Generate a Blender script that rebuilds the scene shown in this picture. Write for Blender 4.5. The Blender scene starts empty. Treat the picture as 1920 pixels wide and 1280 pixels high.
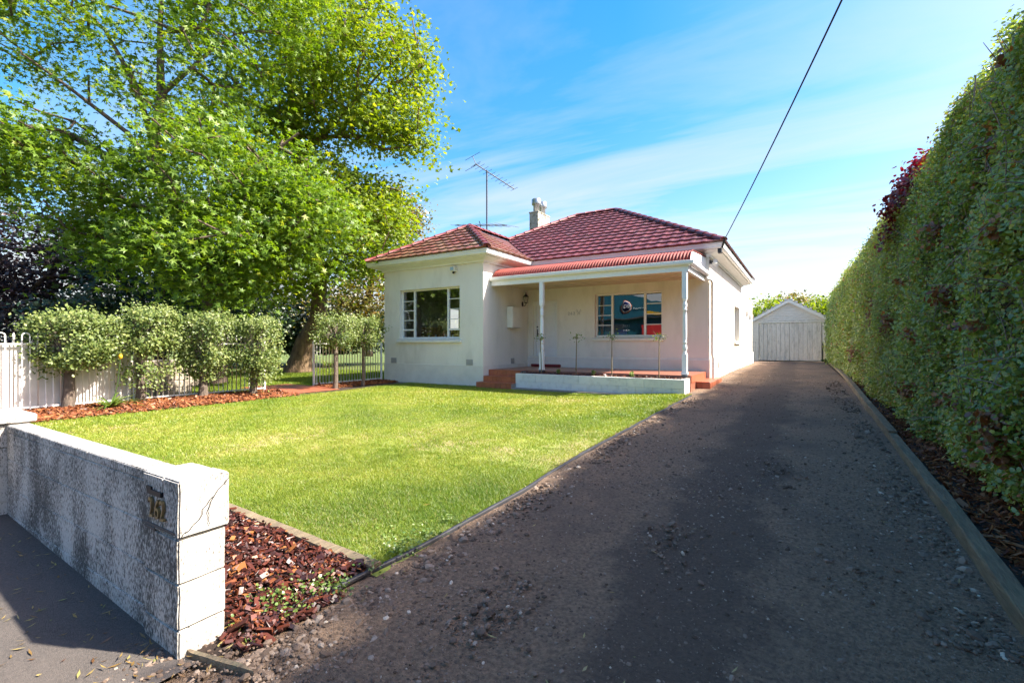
import bpy, bmesh, math, random
import numpy as np
from mathutils import Vector, Matrix, noise as mnoise

# ------------------------------------------------------------------ camera, sky, sun, exposure
scene = bpy.context.scene
C = scene.collection
R = math.radians
cam_d = bpy.data.cameras.new('camera'); cam = bpy.data.objects.new('camera', cam_d); C.objects.link(cam)
cam_d.sensor_width = 36.0; cam_d.lens = 16.5; cam_d.shift_y = 0.002; cam_d.clip_start = 0.05; cam_d.clip_end = 3000
cam.location = (0, 0, 1.4); cam.rotation_euler = (R(90), 0, R(31.7)); scene.camera = cam

HAZE = 0.075; BLUE = 0.42
SUN_EL, SUN_AZ = R(45.5), math.atan2(0.90, 0.43)
world = bpy.data.worlds.new('World'); scene.world = world; world.use_nodes = True
wn, wl = world.node_tree.nodes, world.node_tree.links
wn.clear()
def wnode(t, **k):
    n = wn.new(t)
    for a, b in k.items(): setattr(n, a, b)
    return n
sky = wnode('ShaderNodeTexSky', sky_type='NISHITA', sun_disc=False, sun_elevation=SUN_EL, sun_rotation=SUN_AZ,
            altitude=0, air_density=1.0, dust_density=2.0, ozone_density=4.0)
hsv = wnode('ShaderNodeHueSaturation'); hsv.inputs['Saturation'].default_value = 1.52
tint = wnode('ShaderNodeMix', data_type='RGBA', blend_type='MULTIPLY'); tint.inputs['Factor'].default_value = 1; tint.inputs['B'].default_value = (.92, .865, .95, 1)
wl.new(sky.outputs[0], tint.inputs['A']); wl.new(tint.outputs['Result'], hsv.inputs['Color'])
# thin cirrus and haze: a veil whose optical depth grows as 1 / sin(elevation), streaked by noise on a flat cloud layer
tc = wnode('ShaderNodeTexCoord'); sep = wnode('ShaderNodeSeparateXYZ'); wl.new(tc.outputs['Generated'], sep.inputs[0])
def wmath(op, a, b=None, c=None):
    n = wnode('ShaderNodeMath', operation=op)
    for i, v in enumerate((a, b, c)):
        if v is None: continue
        if isinstance(v, (int, float)): n.inputs[i].default_value = v
        else: wl.new(v, n.inputs[i])
    return n.outputs[0]
el = wmath('ADD', wmath('MAXIMUM', sep.outputs['Z'], 0.0), 0.06)
comb = wnode('ShaderNodeCombineXYZ'); wl.new(wmath('DIVIDE', sep.outputs['X'], el), comb.inputs[0]); wl.new(wmath('DIVIDE', sep.outputs['Y'], el), comb.inputs[1])
mp = wnode('ShaderNodeMapping'); mp.inputs['Rotation'].default_value = (0, 0, R(-28)); mp.inputs['Scale'].default_value = (.42, 1.5, 1)
wl.new(comb.outputs[0], mp.inputs['Vector'])
nz = wnode('ShaderNodeTexNoise'); nz.inputs['Scale'].default_value = 1.0; nz.inputs['Detail'].default_value = 9; nz.inputs['Roughness'].default_value = 0.58; nz.inputs['Distortion'].default_value = 0.9
wl.new(mp.outputs[0], nz.inputs['Vector'])
st = wnode('ShaderNodeMapRange'); st.inputs[1].default_value = .42; st.inputs[2].default_value = .78; st.inputs[3].default_value = .5; st.inputs[4].default_value = 2.7
wl.new(nz.outputs['Fac'], st.inputs[0])
tau = wmath('DIVIDE', wmath('MULTIPLY', st.outputs[0], -HAZE), wmath('POWER', el, 1.8))
veil = wmath('SUBTRACT', 1.0, wmath('EXPONENT', tau))
mixc = wnode('ShaderNodeMix', data_type='RGBA'); mixc.inputs['B'].default_value = (1.06, 1.07, 1.08, 1)
cut = wnode('ShaderNodeMix', data_type='RGBA', blend_type='MULTIPLY'); cut.inputs['Factor'].default_value = 1; cut.inputs['B'].default_value = (.70, .60, BLUE, 1)
wl.new(hsv.outputs[0], cut.inputs['A']); wl.new(veil, mixc.inputs['Factor']); wl.new(cut.outputs['Result'], mixc.inputs['A'])
bg = wnode('ShaderNodeBackground'); bg.inputs['Strength'].default_value = 0.118
wl.new(mixc.outputs['Result'], bg.inputs['Color'])
wo = wnode('ShaderNodeOutputWorld'); wl.new(bg.outputs[0], wo.inputs[0])

sun_d = bpy.data.lights.new('sun', 'SUN'); sun_d.energy = 2.0; sun_d.angle = R(1.2); sun_d.color = (1, .93, .82)
sun = bpy.data.objects.new('sun', sun_d); C.objects.link(sun)
sdir = Vector((math.sin(SUN_AZ) * math.cos(SUN_EL), math.cos(SUN_AZ) * math.cos(SUN_EL), math.sin(SUN_EL)))
sun.rotation_euler = sdir.to_track_quat('Z', 'Y').to_euler(); sun.location = (30, 15, 40)
vs = scene.view_settings; vs.view_transform = 'Standard'; vs.look = 'None'; vs.gamma = 1; vs.exposure = 3.0
vs.use_curve_mapping = False
scene.render.engine = 'CYCLES'
scene.cycles.transparent_max_bounces = 12; scene.cycles.max_bounces = 6

rng = np.random.default_rng(7); random.seed(7)

# ------------------------------------------------------------------ materials
MATS = {}
def nt(name):
    m = bpy.data.materials.new(name); m.use_nodes = True; t = m.node_tree; t.nodes.clear(); MATS[name] = m
    return m, t, t.nodes, t.links
def mat(name, col, col2=None, scale=6.0, rough=0.7, bump=0.0, bscale=None, detail=6, spec=0.4, lo=.35, hi=.65, stretch=(1, 1, 1), metallic=0, bdist=.01, rnd=0.0, col3=None, s3=1.2, lo3=.5, hi3=.75, coat=0):
    """noise mottled principled material; rnd: per object brightness variation; col3: larger patches"""
    m, t, n, l = nt(name)
    out = n.new('ShaderNodeOutputMaterial'); p = n.new('ShaderNodeBsdfPrincipled'); l.new(p.outputs[0], out.inputs[0])
    p.inputs['Roughness'].default_value = rough; p.inputs['Metallic'].default_value = metallic
    p.inputs['Specular IOR Level'].default_value = spec
    if coat: p.inputs['Coat Weight'].default_value = coat
    geo = n.new('ShaderNodeNewGeometry'); mp = n.new('ShaderNodeMapping'); mp.inputs['Scale'].default_value = stretch
    l.new(geo.outputs['Position'], mp.inputs['Vector'])
    col2 = col2 or tuple(c * .85 for c in col)
    nz = n.new('ShaderNodeTexNoise'); nz.inputs['Scale'].default_value = scale; nz.inputs['Detail'].default_value = detail; nz.inputs['Roughness'].default_value = .6
    l.new(mp.outputs[0], nz.inputs['Vector'])
    r = n.new('ShaderNodeValToRGB'); r.color_ramp.elements[0].position = lo; r.color_ramp.elements[1].position = hi
    r.color_ramp.elements[0].color = (*col, 1); r.color_ramp.elements[1].color = (*col2, 1)
    l.new(nz.outputs['Fac'], r.inputs[0]); cur = r.outputs[0]
    if col3:
        n3 = n.new('ShaderNodeTexNoise'); n3.inputs['Scale'].default_value = s3; n3.inputs['Detail'].default_value = 7; n3.inputs['Roughness'].default_value = .62
        l.new(mp.outputs[0], n3.inputs['Vector'])
        r3 = n.new('ShaderNodeMapRange'); r3.inputs[1].default_value = lo3; r3.inputs[2].default_value = hi3
        l.new(n3.outputs['Fac'], r3.inputs[0])
        mx = n.new('ShaderNodeMix'); mx.data_type = 'RGBA'; mx.inputs['B'].default_value = (*col3, 1)
        l.new(r3.outputs[0], mx.inputs['Factor']); l.new(cur, mx.inputs['A']); cur = mx.outputs['Result']
    if rnd:
        oi = n.new('ShaderNodeObjectInfo'); mr = n.new('ShaderNodeMapRange'); mr.inputs[3].default_value = 1 - rnd; mr.inputs[4].default_value = 1 + rnd
        l.new(oi.outputs['Random'], mr.inputs[0])
        h = n.new('ShaderNodeHueSaturation'); l.new(mr.outputs[0], h.inputs['Value']); l.new(cur, h.inputs['Color']); cur = h.outputs[0]
    l.new(cur, p.inputs['Base Color'])
    if bump:
        nb = n.new('ShaderNodeTexNoise'); nb.inputs['Scale'].default_value = bscale or scale * 4; nb.inputs['Detail'].default_value = 5
        l.new(mp.outputs[0], nb.inputs['Vector'])
        b = n.new('ShaderNodeBump'); b.inputs['Strength'].default_value = bump; b.inputs['Distance'].default_value = bdist
        l.new(nb.outputs['Fac'], b.inputs['Height']); l.new(b.outputs[0], p.inputs['Normal'])
    return m
def leafmat(name, stops, trans=.4, gloss=.08, rough=.45):
    """leaf colours picked by the per-leaf face attribute 'rnd'"""
    m, t, n, l = nt(name)
    out = n.new('ShaderNodeOutputMaterial'); at = n.new('ShaderNodeAttribute'); at.attribute_name = 'rnd'
    r = n.new('ShaderNodeValToRGB'); e = r.color_ramp.elements
    while len(e) < len(stops): e.new(0.5)
    for k, (p, c) in enumerate(stops): e[k].position = p; e[k].color = (*c, 1)
    l.new(at.outputs['Fac'], r.inputs[0])
    d = n.new('ShaderNodeBsdfDiffuse'); tr = n.new('ShaderNodeBsdfTranslucent'); g = n.new('ShaderNodeBsdfGlossy'); g.inputs['Roughness'].default_value = rough
    hs = n.new('ShaderNodeHueSaturation'); hs.inputs['Value'].default_value = 1.3; hs.inputs['Saturation'].default_value = 1.1; hs.inputs['Hue'].default_value = .49
    l.new(r.outputs[0], d.inputs[0]); l.new(r.outputs[0], hs.inputs['Color']); l.new(hs.outputs[0], tr.inputs[0])
    a = n.new('ShaderNodeMixShader'); a.inputs[0].default_value = trans; l.new(d.outputs[0], a.inputs[1]); l.new(tr.outputs[0], a.inputs[2])
    b = n.new('ShaderNodeMixShader'); b.inputs[0].default_value = gloss; l.new(a.outputs[0], b.inputs[1]); l.new(g.outputs[0], b.inputs[2])
    l.new(b.outputs[0], out.inputs[0])
    return m

mat('plaster', (.80, .755, .68), (.75, .705, .63), 2.2, .85, .25, 60, stretch=(1, 1, .35), col3=(.52, .48, .41), s3=1.6, lo3=.5, hi3=.9, bdist=.004)
mat('plaster_plinth', (.74, .70, .63), (.66, .62, .55), 3, .85, .3, 60, bdist=.004)
mat('white_paint', (.80, .79, .76), (.74, .73, .70), 5, .45, .05, 40)
mat('post_paint', (.80, .80, .80), (.70, .69, .67), 14, .5, .1, 60, lo=.55, hi=.8)
mat('cream_trim', (.78, .74, .66), (.72, .68, .6), 5, .5)
mat('ceiling_paint', (.62, .5, .37), (.56, .45, .33), 4, .7)
mat('door_paint', (.78, .78, .78), (.72, .72, .73), 3, .4)
mat('roof_tile', (.15, .038, .036), (.11, .03, .034), 5, .45, .25, 40, spec=.55, rnd=.2, col3=(.13, .09, .085), s3=2.2, lo3=.55, hi3=.8, bdist=.006)
mat('bay_tile', (.19, .055, .036), (.14, .042, .032), 5, .45, .25, 40, spec=.7, rnd=.25, col3=(.18, .12, .07), s3=1.6, lo3=.45, hi3=.7, bdist=.006)
mat('ridge_tile', (.19, .042, .042), (.15, .034, .036), 7, .45, .2, 40, rnd=.15)
mat('roof_deck', (.09, .03, .03), rough=.9)
mat('verandah_iron', (.23, .04, .028), (.19, .033, .025), 4, .6, spec=.25, col3=(.22, .075, .045), s3=3, lo3=.55, hi3=.8)
mat('terracotta', (.42, .125, .06), (.34, .095, .05), 9, .4, .1, 40, rnd=.12, col3=(.30, .10, .06), s3=3)
mat('porch_floor', (.36, .15, .095), (.30, .12, .08), 7, .32, .1, 30)
mat('door_sill_red', (.2, .02, .025), rough=.4)
mat('block_white', (.72, .70, .66), (.58, .56, .53), 8, .85, .5, 70, lo=.5, hi=.72, rnd=.04, col3=(.36, .35, .32), s3=5, lo3=.62, hi3=.85, bdist=.005)
mat('dark_metal', (.03, .03, .035), rough=.4, spec=.5)
mat('black_plastic', (.02, .02, .022), rough=.5)
mat('galv', (.45, .47, .50), (.32, .34, .36), 20, .4, metallic=.8)
mat('antenna_metal', (.12, .13, .15), (.07, .07, .08), 20, .5, metallic=.5)
mat('vent_grey', (.42, .41, .40), rough=.7)
mat('bronze', (.30, .21, .08), (.16, .12, .07), 40, .4, metallic=.35)
mat('fence_white', (.74, .72, .68), (.66, .63, .58), 25, .5, .1, 90, lo=.5, hi=.8)
mat('board_white', (.70, .67, .62), (.6, .57, .52), 4, .7, .1, 50, rnd=.04)
mat('sandstone', (.46, .40, .31), (.34, .29, .23), 6, .9, .5, 40, rnd=.15)
mat('weatherboard', (.70, .68, .64), (.58, .56, .52), 6, .75, .15, 40, rnd=.05, stretch=(1, 1, 4))
mat('grimy_board', (.66, .64, .60), (.54, .52, .48), 10, .8, .25, 60, rnd=.05, stretch=(3, 3, .8), col3=(.27, .26, .24), s3=2.2, lo3=.52, hi3=.78)
mat('iron_roof', (.35, .37, .40), rough=.5, metallic=.5)
mat('brown_fascia', (.24, .17, .10), rough=.7)
mat('bark', (.16, .115, .08), (.07, .05, .04), 14, .9, .9, 30, stretch=(1, 1, .35), bdist=.03)
mat('bark_light', (.27, .18, .10), (.10, .065, .04), 7, .9, 1.0, 14, stretch=(1, 1, .35), bdist=.05)
mat('bark_grey', (.17, .13, .10), (.09, .07, .055), 14, .9, .8, 40, stretch=(1, 1, .4), bdist=.02)
mat('twig', (.30, .25, .21), (.18, .14, .115), 20, .9)
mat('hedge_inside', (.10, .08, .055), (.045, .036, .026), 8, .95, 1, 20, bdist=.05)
mat('sleeper', (.26, .20, .125), (.15, .115, .075), 9, .9, .8, 30, stretch=(3, .5, 3), col3=(.11, .115, .07), s3=3, lo3=.5, hi3=.75, rnd=.15, bdist=.015)
mat('edging_black', (.02, .02, .025), (.04, .04, .045), 10, .45)
mat('soil', (.055, .035, .025), (.03, .02, .015), 12, .95, .8, 40, bdist=.03)
mat('lawn_soil', (.25, .29, .05), (.19, .23, .045), 3, .95, .6, 60, col3=(.30, .25, .12), s3=1.4, lo3=.45, hi3=.62)
mat('garden_grass', (.11, .145, .03), (.07, .11, .02), 1.2, .95, .8, 40, col3=(.14, .15, .04), s3=.5, bdist=.04)
mat('asphalt', (.115, .098, .088), (.06, .052, .047), 90, .85, .9, 220, detail=7, col3=(.12, .10, .088), s3=1.3, lo3=.45, hi3=.75, bdist=.006)
def drive_mat():
    m = mat('drive', (.31, .205, .132), (.145, .094, .062), 45, .92, 1.0, 130, detail=8, lo=.38, hi=.66, col3=(.11, .082, .064), s3=.75, lo3=.5, hi3=.72, bdist=.02)
    n, l = m.node_tree.nodes, m.node_tree.links; p = [k for k in n if k.type == 'BSDF_PRINCIPLED'][0]; src = p.inputs['Base Color'].links[0].from_socket
    geo = n.new('ShaderNodeNewGeometry'); sx = n.new('ShaderNodeSeparateXYZ'); l.new(geo.outputs['Position'], sx.inputs[0])
    nz = n.new('ShaderNodeTexNoise'); nz.inputs['Scale'].default_value = 1.6; nz.inputs['Detail'].default_value = 8; nz.inputs['Roughness'].default_value = .7; l.new(geo.outputs['Position'], nz.inputs[0])
    def mth(op, a_, b_):
        q = n.new('ShaderNodeMath'); q.operation = op
        for i, v in enumerate((a_, b_)):
            if isinstance(v, (int, float)): q.inputs[i].default_value = v
            else: l.new(v, q.inputs[i])
        return q.outputs[0]
    d = mth('ABSOLUTE', mth('ADD', sx.outputs['X'], .55), 0.0); e_ = mth('ADD', d, mth('MULTIPLY', nz.outputs['Fac'], 1.5))
    mr = n.new('ShaderNodeMapRange'); mr.inputs[1].default_value = 1.22; mr.inputs[2].default_value = 1.0; mr.inputs[3].default_value = 0; mr.inputs[4].default_value = .75; l.new(e_, mr.inputs[0])
    mx = n.new('ShaderNodeMix'); mx.data_type = 'RGBA'; mx.inputs['B'].default_value = (.085, .062, .048, 1); l.new(mr.outputs[0], mx.inputs['Factor']); l.new(src, mx.inputs['A']); l.new(mx.outputs['Result'], p.inputs['Base Color'])
drive_mat()
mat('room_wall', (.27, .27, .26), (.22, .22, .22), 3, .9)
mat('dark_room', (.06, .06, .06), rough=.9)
mat('bench_wood', (.22, .07, .025), (.13, .04, .02), 10, .4, stretch=(1, 1, 4))
mat('cup_white', (.75, .77, .8), rough=.3)
mat('purple_cloth', (.05, .05, .32), (.25, .1, .3), 30, .7)
mat('teal_wall', (.012, .10, .145), (.01, .085, .125), 3, .6)
mat('navy', (.01, .015, .09), rough=.5)
mat('sign_white', (.75, .75, .75), rough=.5)
mat('sign_orange', (.6, .12, .03), rough=.5)
mat('red_wall', (.50, .03, .03), (.42, .025, .03), 3, .5)
mat('yellow_band', (.6, .35, .02), rough=.5)
mat('dark_roof', (.05, .05, .055), rough=.7)
mat('pink', (.5, .12, .13), (.55, .2, .2), 9, .8)
mat('cable', (.012, .012, .014), rough=.6)
mat('lamp_glass', (.65, .6, .5), rough=.15)
mat('sensor_blue', (.35, .5, .62), rough=.4)
mat('concrete', (.27, .25, .22), (.2, .185, .165), 9, .9, .5, 60)
mat('timber_stake', (.22, .17, .09), (.15, .11, .06), 20, .8, stretch=(1, 1, .2))

# mildewed render for the street wall: dark speckle that runs down the face, thin on the top and the end
def wall_mat():
    m, t, n, l = nt('mildew_block')
    out = n.new('ShaderNodeOutputMaterial'); p = n.new('ShaderNodeBsdfPrincipled'); l.new(p.outputs[0], out.inputs[0]); p.inputs['Roughness'].default_value = .9
    geo = n.new('ShaderNodeNewGeometry'); 
    mp = n.new('ShaderNodeMapping'); mp.inputs['Scale'].default_value = (1, 1, .42); l.new(geo.outputs['Position'], mp.inputs[0])
    a = n.new('ShaderNodeTexNoise'); a.inputs['Scale'].default_value = 110; a.inputs['Detail'].default_value = 4; a.inputs['Roughness'].default_value = .65; l.new(mp.outputs[0], a.inputs[0])
    b = n.new('ShaderNodeTexNoise'); b.inputs['Scale'].default_value = 4.5; b.inputs['Detail'].default_value = 6; mp2 = n.new('ShaderNodeMapping'); mp2.inputs['Scale'].default_value = (1, 1, .45); l.new(geo.outputs['Position'], mp2.inputs[0]); l.new(mp2.outputs[0], b.inputs[0])
    sx = n.new('ShaderNodeSeparateXYZ'); l.new(geo.outputs['True Normal'], sx.inputs[0])
    face = n.new('ShaderNodeMapRange'); face.inputs[1].default_value = .2; face.inputs[2].default_value = -.8; face.inputs[3].default_value = -.16; face.inputs[4].default_value = -.03
    l.new(sx.outputs['Y'], face.inputs[0])
    s = n.new('ShaderNodeMath'); s.operation = 'MULTIPLY_ADD'; s.inputs[1].default_value = .55; l.new(b.outputs['Fac'], s.inputs[0]); l.new(face.outputs[0], s.inputs[2])
    q = n.new('ShaderNodeMath'); q.operation = 'ADD'; l.new(s.outputs[0], q.inputs[0]); l.new(a.outputs['Fac'], q.inputs[1])
    mr = n.new('ShaderNodeMapRange'); mr.inputs[1].default_value = .66; mr.inputs[2].default_value = .84; l.new(q.outputs[0], mr.inputs[0])
    c0 = n.new('ShaderNodeMix'); c0.data_type = 'RGBA'; c0.inputs['A'].default_value = (.54, .51, .465, 1); c0.inputs['B'].default_value = (.47, .44, .395, 1); l.new(b.outputs['Fac'], c0.inputs['Factor'])
    c1 = n.new('ShaderNodeMix'); c1.data_type = 'RGBA'; c1.inputs['B'].default_value = (.075, .07, .062, 1)
    l.new(mr.outputs[0], c1.inputs['Factor']); l.new(c0.outputs['Result'], c1.inputs['A']); l.new(c1.outputs['Result'], p.inputs['Base Color'])
    bp = n.new('ShaderNodeBump'); bp.inputs['Strength'].default_value = .6; bp.inputs['Distance'].default_value = .006; l.new(a.outputs['Fac'], bp.inputs['Height']); l.new(bp.outputs[0], p.inputs['Normal'])
wall_mat()
def chimney_mat():
    m = mat('chimney_render', (.5, .48, .43), (.40, .38, .33), 5, .9, .4, 40, col3=(.13, .12, .07), s3=7, lo3=.5, hi3=.62)
chimney_mat()
def glass_mat():
    m, t, n, l = nt('glass')
    out = n.new('ShaderNodeOutputMaterial'); tr = n.new('ShaderNodeBsdfTransparent'); tr.inputs[0].default_value = (.80, .83, .82, 1)
    g = n.new('ShaderNodeBsdfGlossy'); g.inputs['Roughness'].default_value = 0.0; g.inputs[0].default_value = (.95, .97, 1, 1)
    f = n.new('ShaderNodeLayerWeight'); f.inputs[0].default_value = .35
    mr = n.new('ShaderNodeMapRange'); mr.inputs[3].default_value = .17; mr.inputs[4].default_value = .9; l.new(f.outputs['Fresnel'], mr.inputs[0])
    nb = n.new('ShaderNodeTexNoise'); nb.inputs['Scale'].default_value = 1.1; geo = n.new('ShaderNodeNewGeometry'); l.new(geo.outputs['Position'], nb.inputs[0])
    bp = n.new('ShaderNodeBump'); bp.inputs['Strength'].default_value = .05; bp.inputs['Distance'].default_value = .05; l.new(nb.outputs['Fac'], bp.inputs['Height']); l.new(bp.outputs[0], g.inputs['Normal'])
    mx = n.new('ShaderNodeMixShader'); l.new(mr.outputs[0], mx.inputs[0]); l.new(tr.outputs[0], mx.inputs[1]); l.new(g.outputs[0], mx.inputs[2]); l.new(mx.outputs[0], out.inputs[0])
glass_mat()
leafmat('maple_leaf', [(0, (.09, .17, .02)), (.5, (.17, .29, .03)), (.85, (.25, .36, .04)), (1, (.34, .38, .05))], .5, .03)
leafmat('plane_leaf', [(0, (.12, .19, .022)), (.55, (.21, .30, .03)), (1, (.34, .37, .045))], .5, .02)
leafmat('autumn_leaf', [(0, (.09, .12, .018)), (.55, (.19, .17, .02)), (1, (.30, .15, .02))])
leafmat('copper_leaf', [(0, (.022, .012, .014)), (.7, (.05, .022, .024)), (1, (.10, .04, .035))], .25)
leafmat('dark_leaf', [(0, (.012, .035, .012)), (.7, (.025, .06, .015)), (1, (.05, .09, .02))], .25)
leafmat('hedge_leaf', [(0, (.13, .20, .04)), (.5, (.25, .35, .06)), (.85, (.36, .43, .085)), (.95, (.42, .42, .09)), (.965, (.36, .15, .04)), (1, (.36, .15, .04))], .42, .09, .38)
leafmat('hedge_red_leaf', [(0, (.10, .008, .015)), (.7, (.22, .02, .025)), (1, (.34, .10, .02))], .35)
leafmat('hedge_brown_leaf', [(0, (.15, .06, .02)), (1, (.30, .13, .04))], .3)
leafmat('shrub_leaf', [(0, (.075, .125, .03)), (.5, (.16, .22, .055)), (1, (.33, .37, .12))], .4, .03)
leafmat('grass_blade', [(0, (.09, .17, .014)), (.4, (.21, .29, .028)), (.75, (.31, .345, .045)), (.93, (.40, .37, .09)), (1, (.46, .38, .16))], .35, .04)
leafmat('clover', [(0, (.06, .13, .02)), (1, (.16, .25, .03))], .3, .02)
leafmat('weed_leaf', [(0, (.10, .19, .03)), (1, (.2, .27, .05))], .35)
leafmat('strap_leaf', [(0, (.06, .13, .015)), (1, (.20, .25, .04))], .3)
leafmat('stone', [(0, (.09, .062, .045)), (.55, (.19, .135, .10)), (.88, (.29, .22, .17)), (.97, (.38, .305, .24)), (1, (.6, .52, .42))], 0, .02, .8)
leafmat('bark_chip', [(0, (.025, .009, .008)), (.5, (.07, .017, .011)), (.85, (.13, .032, .016)), (1, (.36, .14, .04))], 0, .06)
leafmat('chip_orange', [(0, (.09, .025, .012)), (.5, (.19, .06, .022)), (1, (.36, .15, .06))], 0, .03)
leafmat('litter', [(0, (.12, .05, .02)), (.5, (.32, .22, .06)), (.8, (.42, .33, .12)), (1, (.18, .25, .04))], .2)

# ------------------------------------------------------------------ mesh helpers
EMP = {}
def tag(o, label=None, cat=None, group=None, kind=None):
    if label: o['label'] = label
    if cat: o['category'] = cat
    if group: o['group'] = group
    if kind: o['kind'] = kind
    return o
def link(o, parent=None):
    C.objects.link(o)
    if parent is not None:
        o.parent = parent; o.matrix_parent_inverse = Matrix.Translation(-EMP[parent.name]) if parent.name in EMP else parent_inv(parent)
    return o
WM = {}
def parent_inv(p):
    return WM[p.name].inverted()
def empty(name, loc, label=None, cat=None, group=None):
    o = bpy.data.objects.new(name, None); o.location = loc; C.objects.link(o); o.empty_display_size = .2
    EMP[o.name] = Vector(loc); return tag(o, label, cat, group)
def place(name, me, parent=None, M=None):
    """link an object with a shared or single mesh at a world matrix"""
    o = bpy.data.objects.new(name, me); M = M or Matrix()
    o.matrix_basis = M; link(o, parent); WM[o.name] = M.copy(); return o

class MB:
    def __init__(s): s.v = []; s.f = []; s.smooth = []
    def add(s, vs, fs, sm=False):
        b = len(s.v); s.v += [tuple(v) for v in vs]; s.f += [tuple(b + i for i in f) for f in fs]; s.smooth += [sm] * len(fs); return s
    def box(s, x0, x1, y0, y1, z0, z1, bev=0.0, M=None):
        if bev > 0:
            bm = bmesh.new(); bmesh.ops.create_cube(bm, size=1)
            for v in bm.verts: v.co = Vector(((x0 + x1) / 2 + v.co.x * (x1 - x0), (y0 + y1) / 2 + v.co.y * (y1 - y0), (z0 + z1) / 2 + v.co.z * (z1 - z0)))
            bmesh.ops.bevel(bm, geom=bm.edges[:], offset=bev, segments=1, affect='EDGES')
            bm.verts.index_update(); vs = [v.co.copy() for v in bm.verts]; fs = [[v.index for v in f.verts] for f in bm.faces]; bm.free()
        else:
            vs = [Vector(p) for p in ((x0, y0, z0), (x1, y0, z0), (x1, y1, z0), (x0, y1, z0), (x0, y0, z1), (x1, y0, z1), (x1, y1, z1), (x0, y1, z1))]
            fs = [(3, 2, 1, 0), (4, 5, 6, 7), (0, 1, 5, 4), (1, 2, 6, 5), (2, 3, 7, 6), (3, 0, 4, 7)]
        if M is not None: vs = [M @ v for v in vs]
        return s.add(vs, fs)
    def tube(s, pts, rad, n=8, cap=True, sm=True):
        pts = [Vector(p) for p in pts]; rad = [rad] * len(pts) if not hasattr(rad, '__len__') else rad
        vs, fs = [], []; prev = None
        for i, p in enumerate(pts):
            d = (pts[min(i + 1, len(pts) - 1)] - pts[max(i - 1, 0)]).normalized()
            if prev is None: a = d.cross(Vector((0, 0, 1)) if abs(d.z) < .9 else Vector((1, 0, 0))).normalized()
            else: a = (prev - d * prev.dot(d)).normalized()
            prev = a; b = d.cross(a)
            for k in range(n):
                t = 2 * math.pi * k / n; vs.append(p + (a * math.cos(t) + b * math.sin(t)) * rad[i])
        for i in range(len(pts) - 1):
            for k in range(n):
                k2 = (k + 1) % n; fs.append((i * n + k, i * n + k2, (i + 1) * n + k2, (i + 1) * n + k))
        s.add(vs, fs, sm)
        if cap: s.add(vs[:n], [tuple(range(n))[::-1]]); s.add(vs[-n:], [tuple(range(n))])
        return s
    def lathe(s, prof, n=16, loc=(0, 0, 0), sq=None):
        x, y, z = loc; vs, fs = [], []
        for r, h in prof:
            for k in range(n): t = 2 * math.pi * k / n; vs.append((x + r * math.cos(t), y + r * math.sin(t), z + h))
        for i in range(len(prof) - 1):
            for k in range(n): k2 = (k + 1) % n; fs.append((i * n + k, i * n + k2, (i + 1) * n + k2, (i + 1) * n + k))
        fs.append(tuple(range(n))[::-1]); fs.append(tuple((len(prof) - 1) * n + k for k in range(n)))
        return s.add(vs, fs, True)
    def sweep(s, path, prof, z=0.0, capends=True):
        """profile (outward offset, z) along a plan polyline, outward = right of travel, mitred"""
        P = [Vector(p) for p in path]; k = len(prof); vs, fs = [], []
        for i, p in enumerate(P):
            ns = []
            if i > 0: d = (P[i] - P[i - 1]).normalized(); ns.append(Vector((d.y, -d.x)))
            if i < len(P) - 1: d = (P[i + 1] - P[i]).normalized(); ns.append(Vector((d.y, -d.x)))
            m = ns[0] if len(ns) == 1 else (ns[0] + ns[1]) / (1 + ns[0].dot(ns[1]))
            for o, h in prof: vs.append((p.x + m.x * o, p.y + m.y * o, z + h))
        for i in range(len(P) - 1):
            for j in range(k): j2 = (j + 1) % k; fs.append((i * k + j, i * k + j2, (i + 1) * k + j2, (i + 1) * k + j))
        if capends: fs.append(tuple(range(k))); fs.append(tuple((len(P) - 1) * k + j for j in range(k))[::-1])
        return s.add(vs, fs)
    def mesh(s, name, m, fix=True):
        me = bpy.data.meshes.new(name); me.from_pydata(s.v, [], s.f); me.materials.append(MATS[m])
        me.polygons.foreach_set('use_smooth', s.smooth)
        if fix:
            bm = bmesh.new(); bm.from_mesh(me); bmesh.ops.recalc_face_normals(bm, faces=bm.faces[:]); bm.to_mesh(me); bm.free()
        me.update(); return me
    def build(s, name, m, parent=None, fix=True):
        a = np.array(s.v); o = Vector(((a[:, 0].min() + a[:, 0].max()) / 2, (a[:, 1].min() + a[:, 1].max()) / 2, a[:, 2].min()))
        s.v = [(x - o.x, y - o.y, z - o.z) for x, y, z in s.v]
        return place(name, s.mesh(name, m, fix), parent, Matrix.Translation(o))

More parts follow.
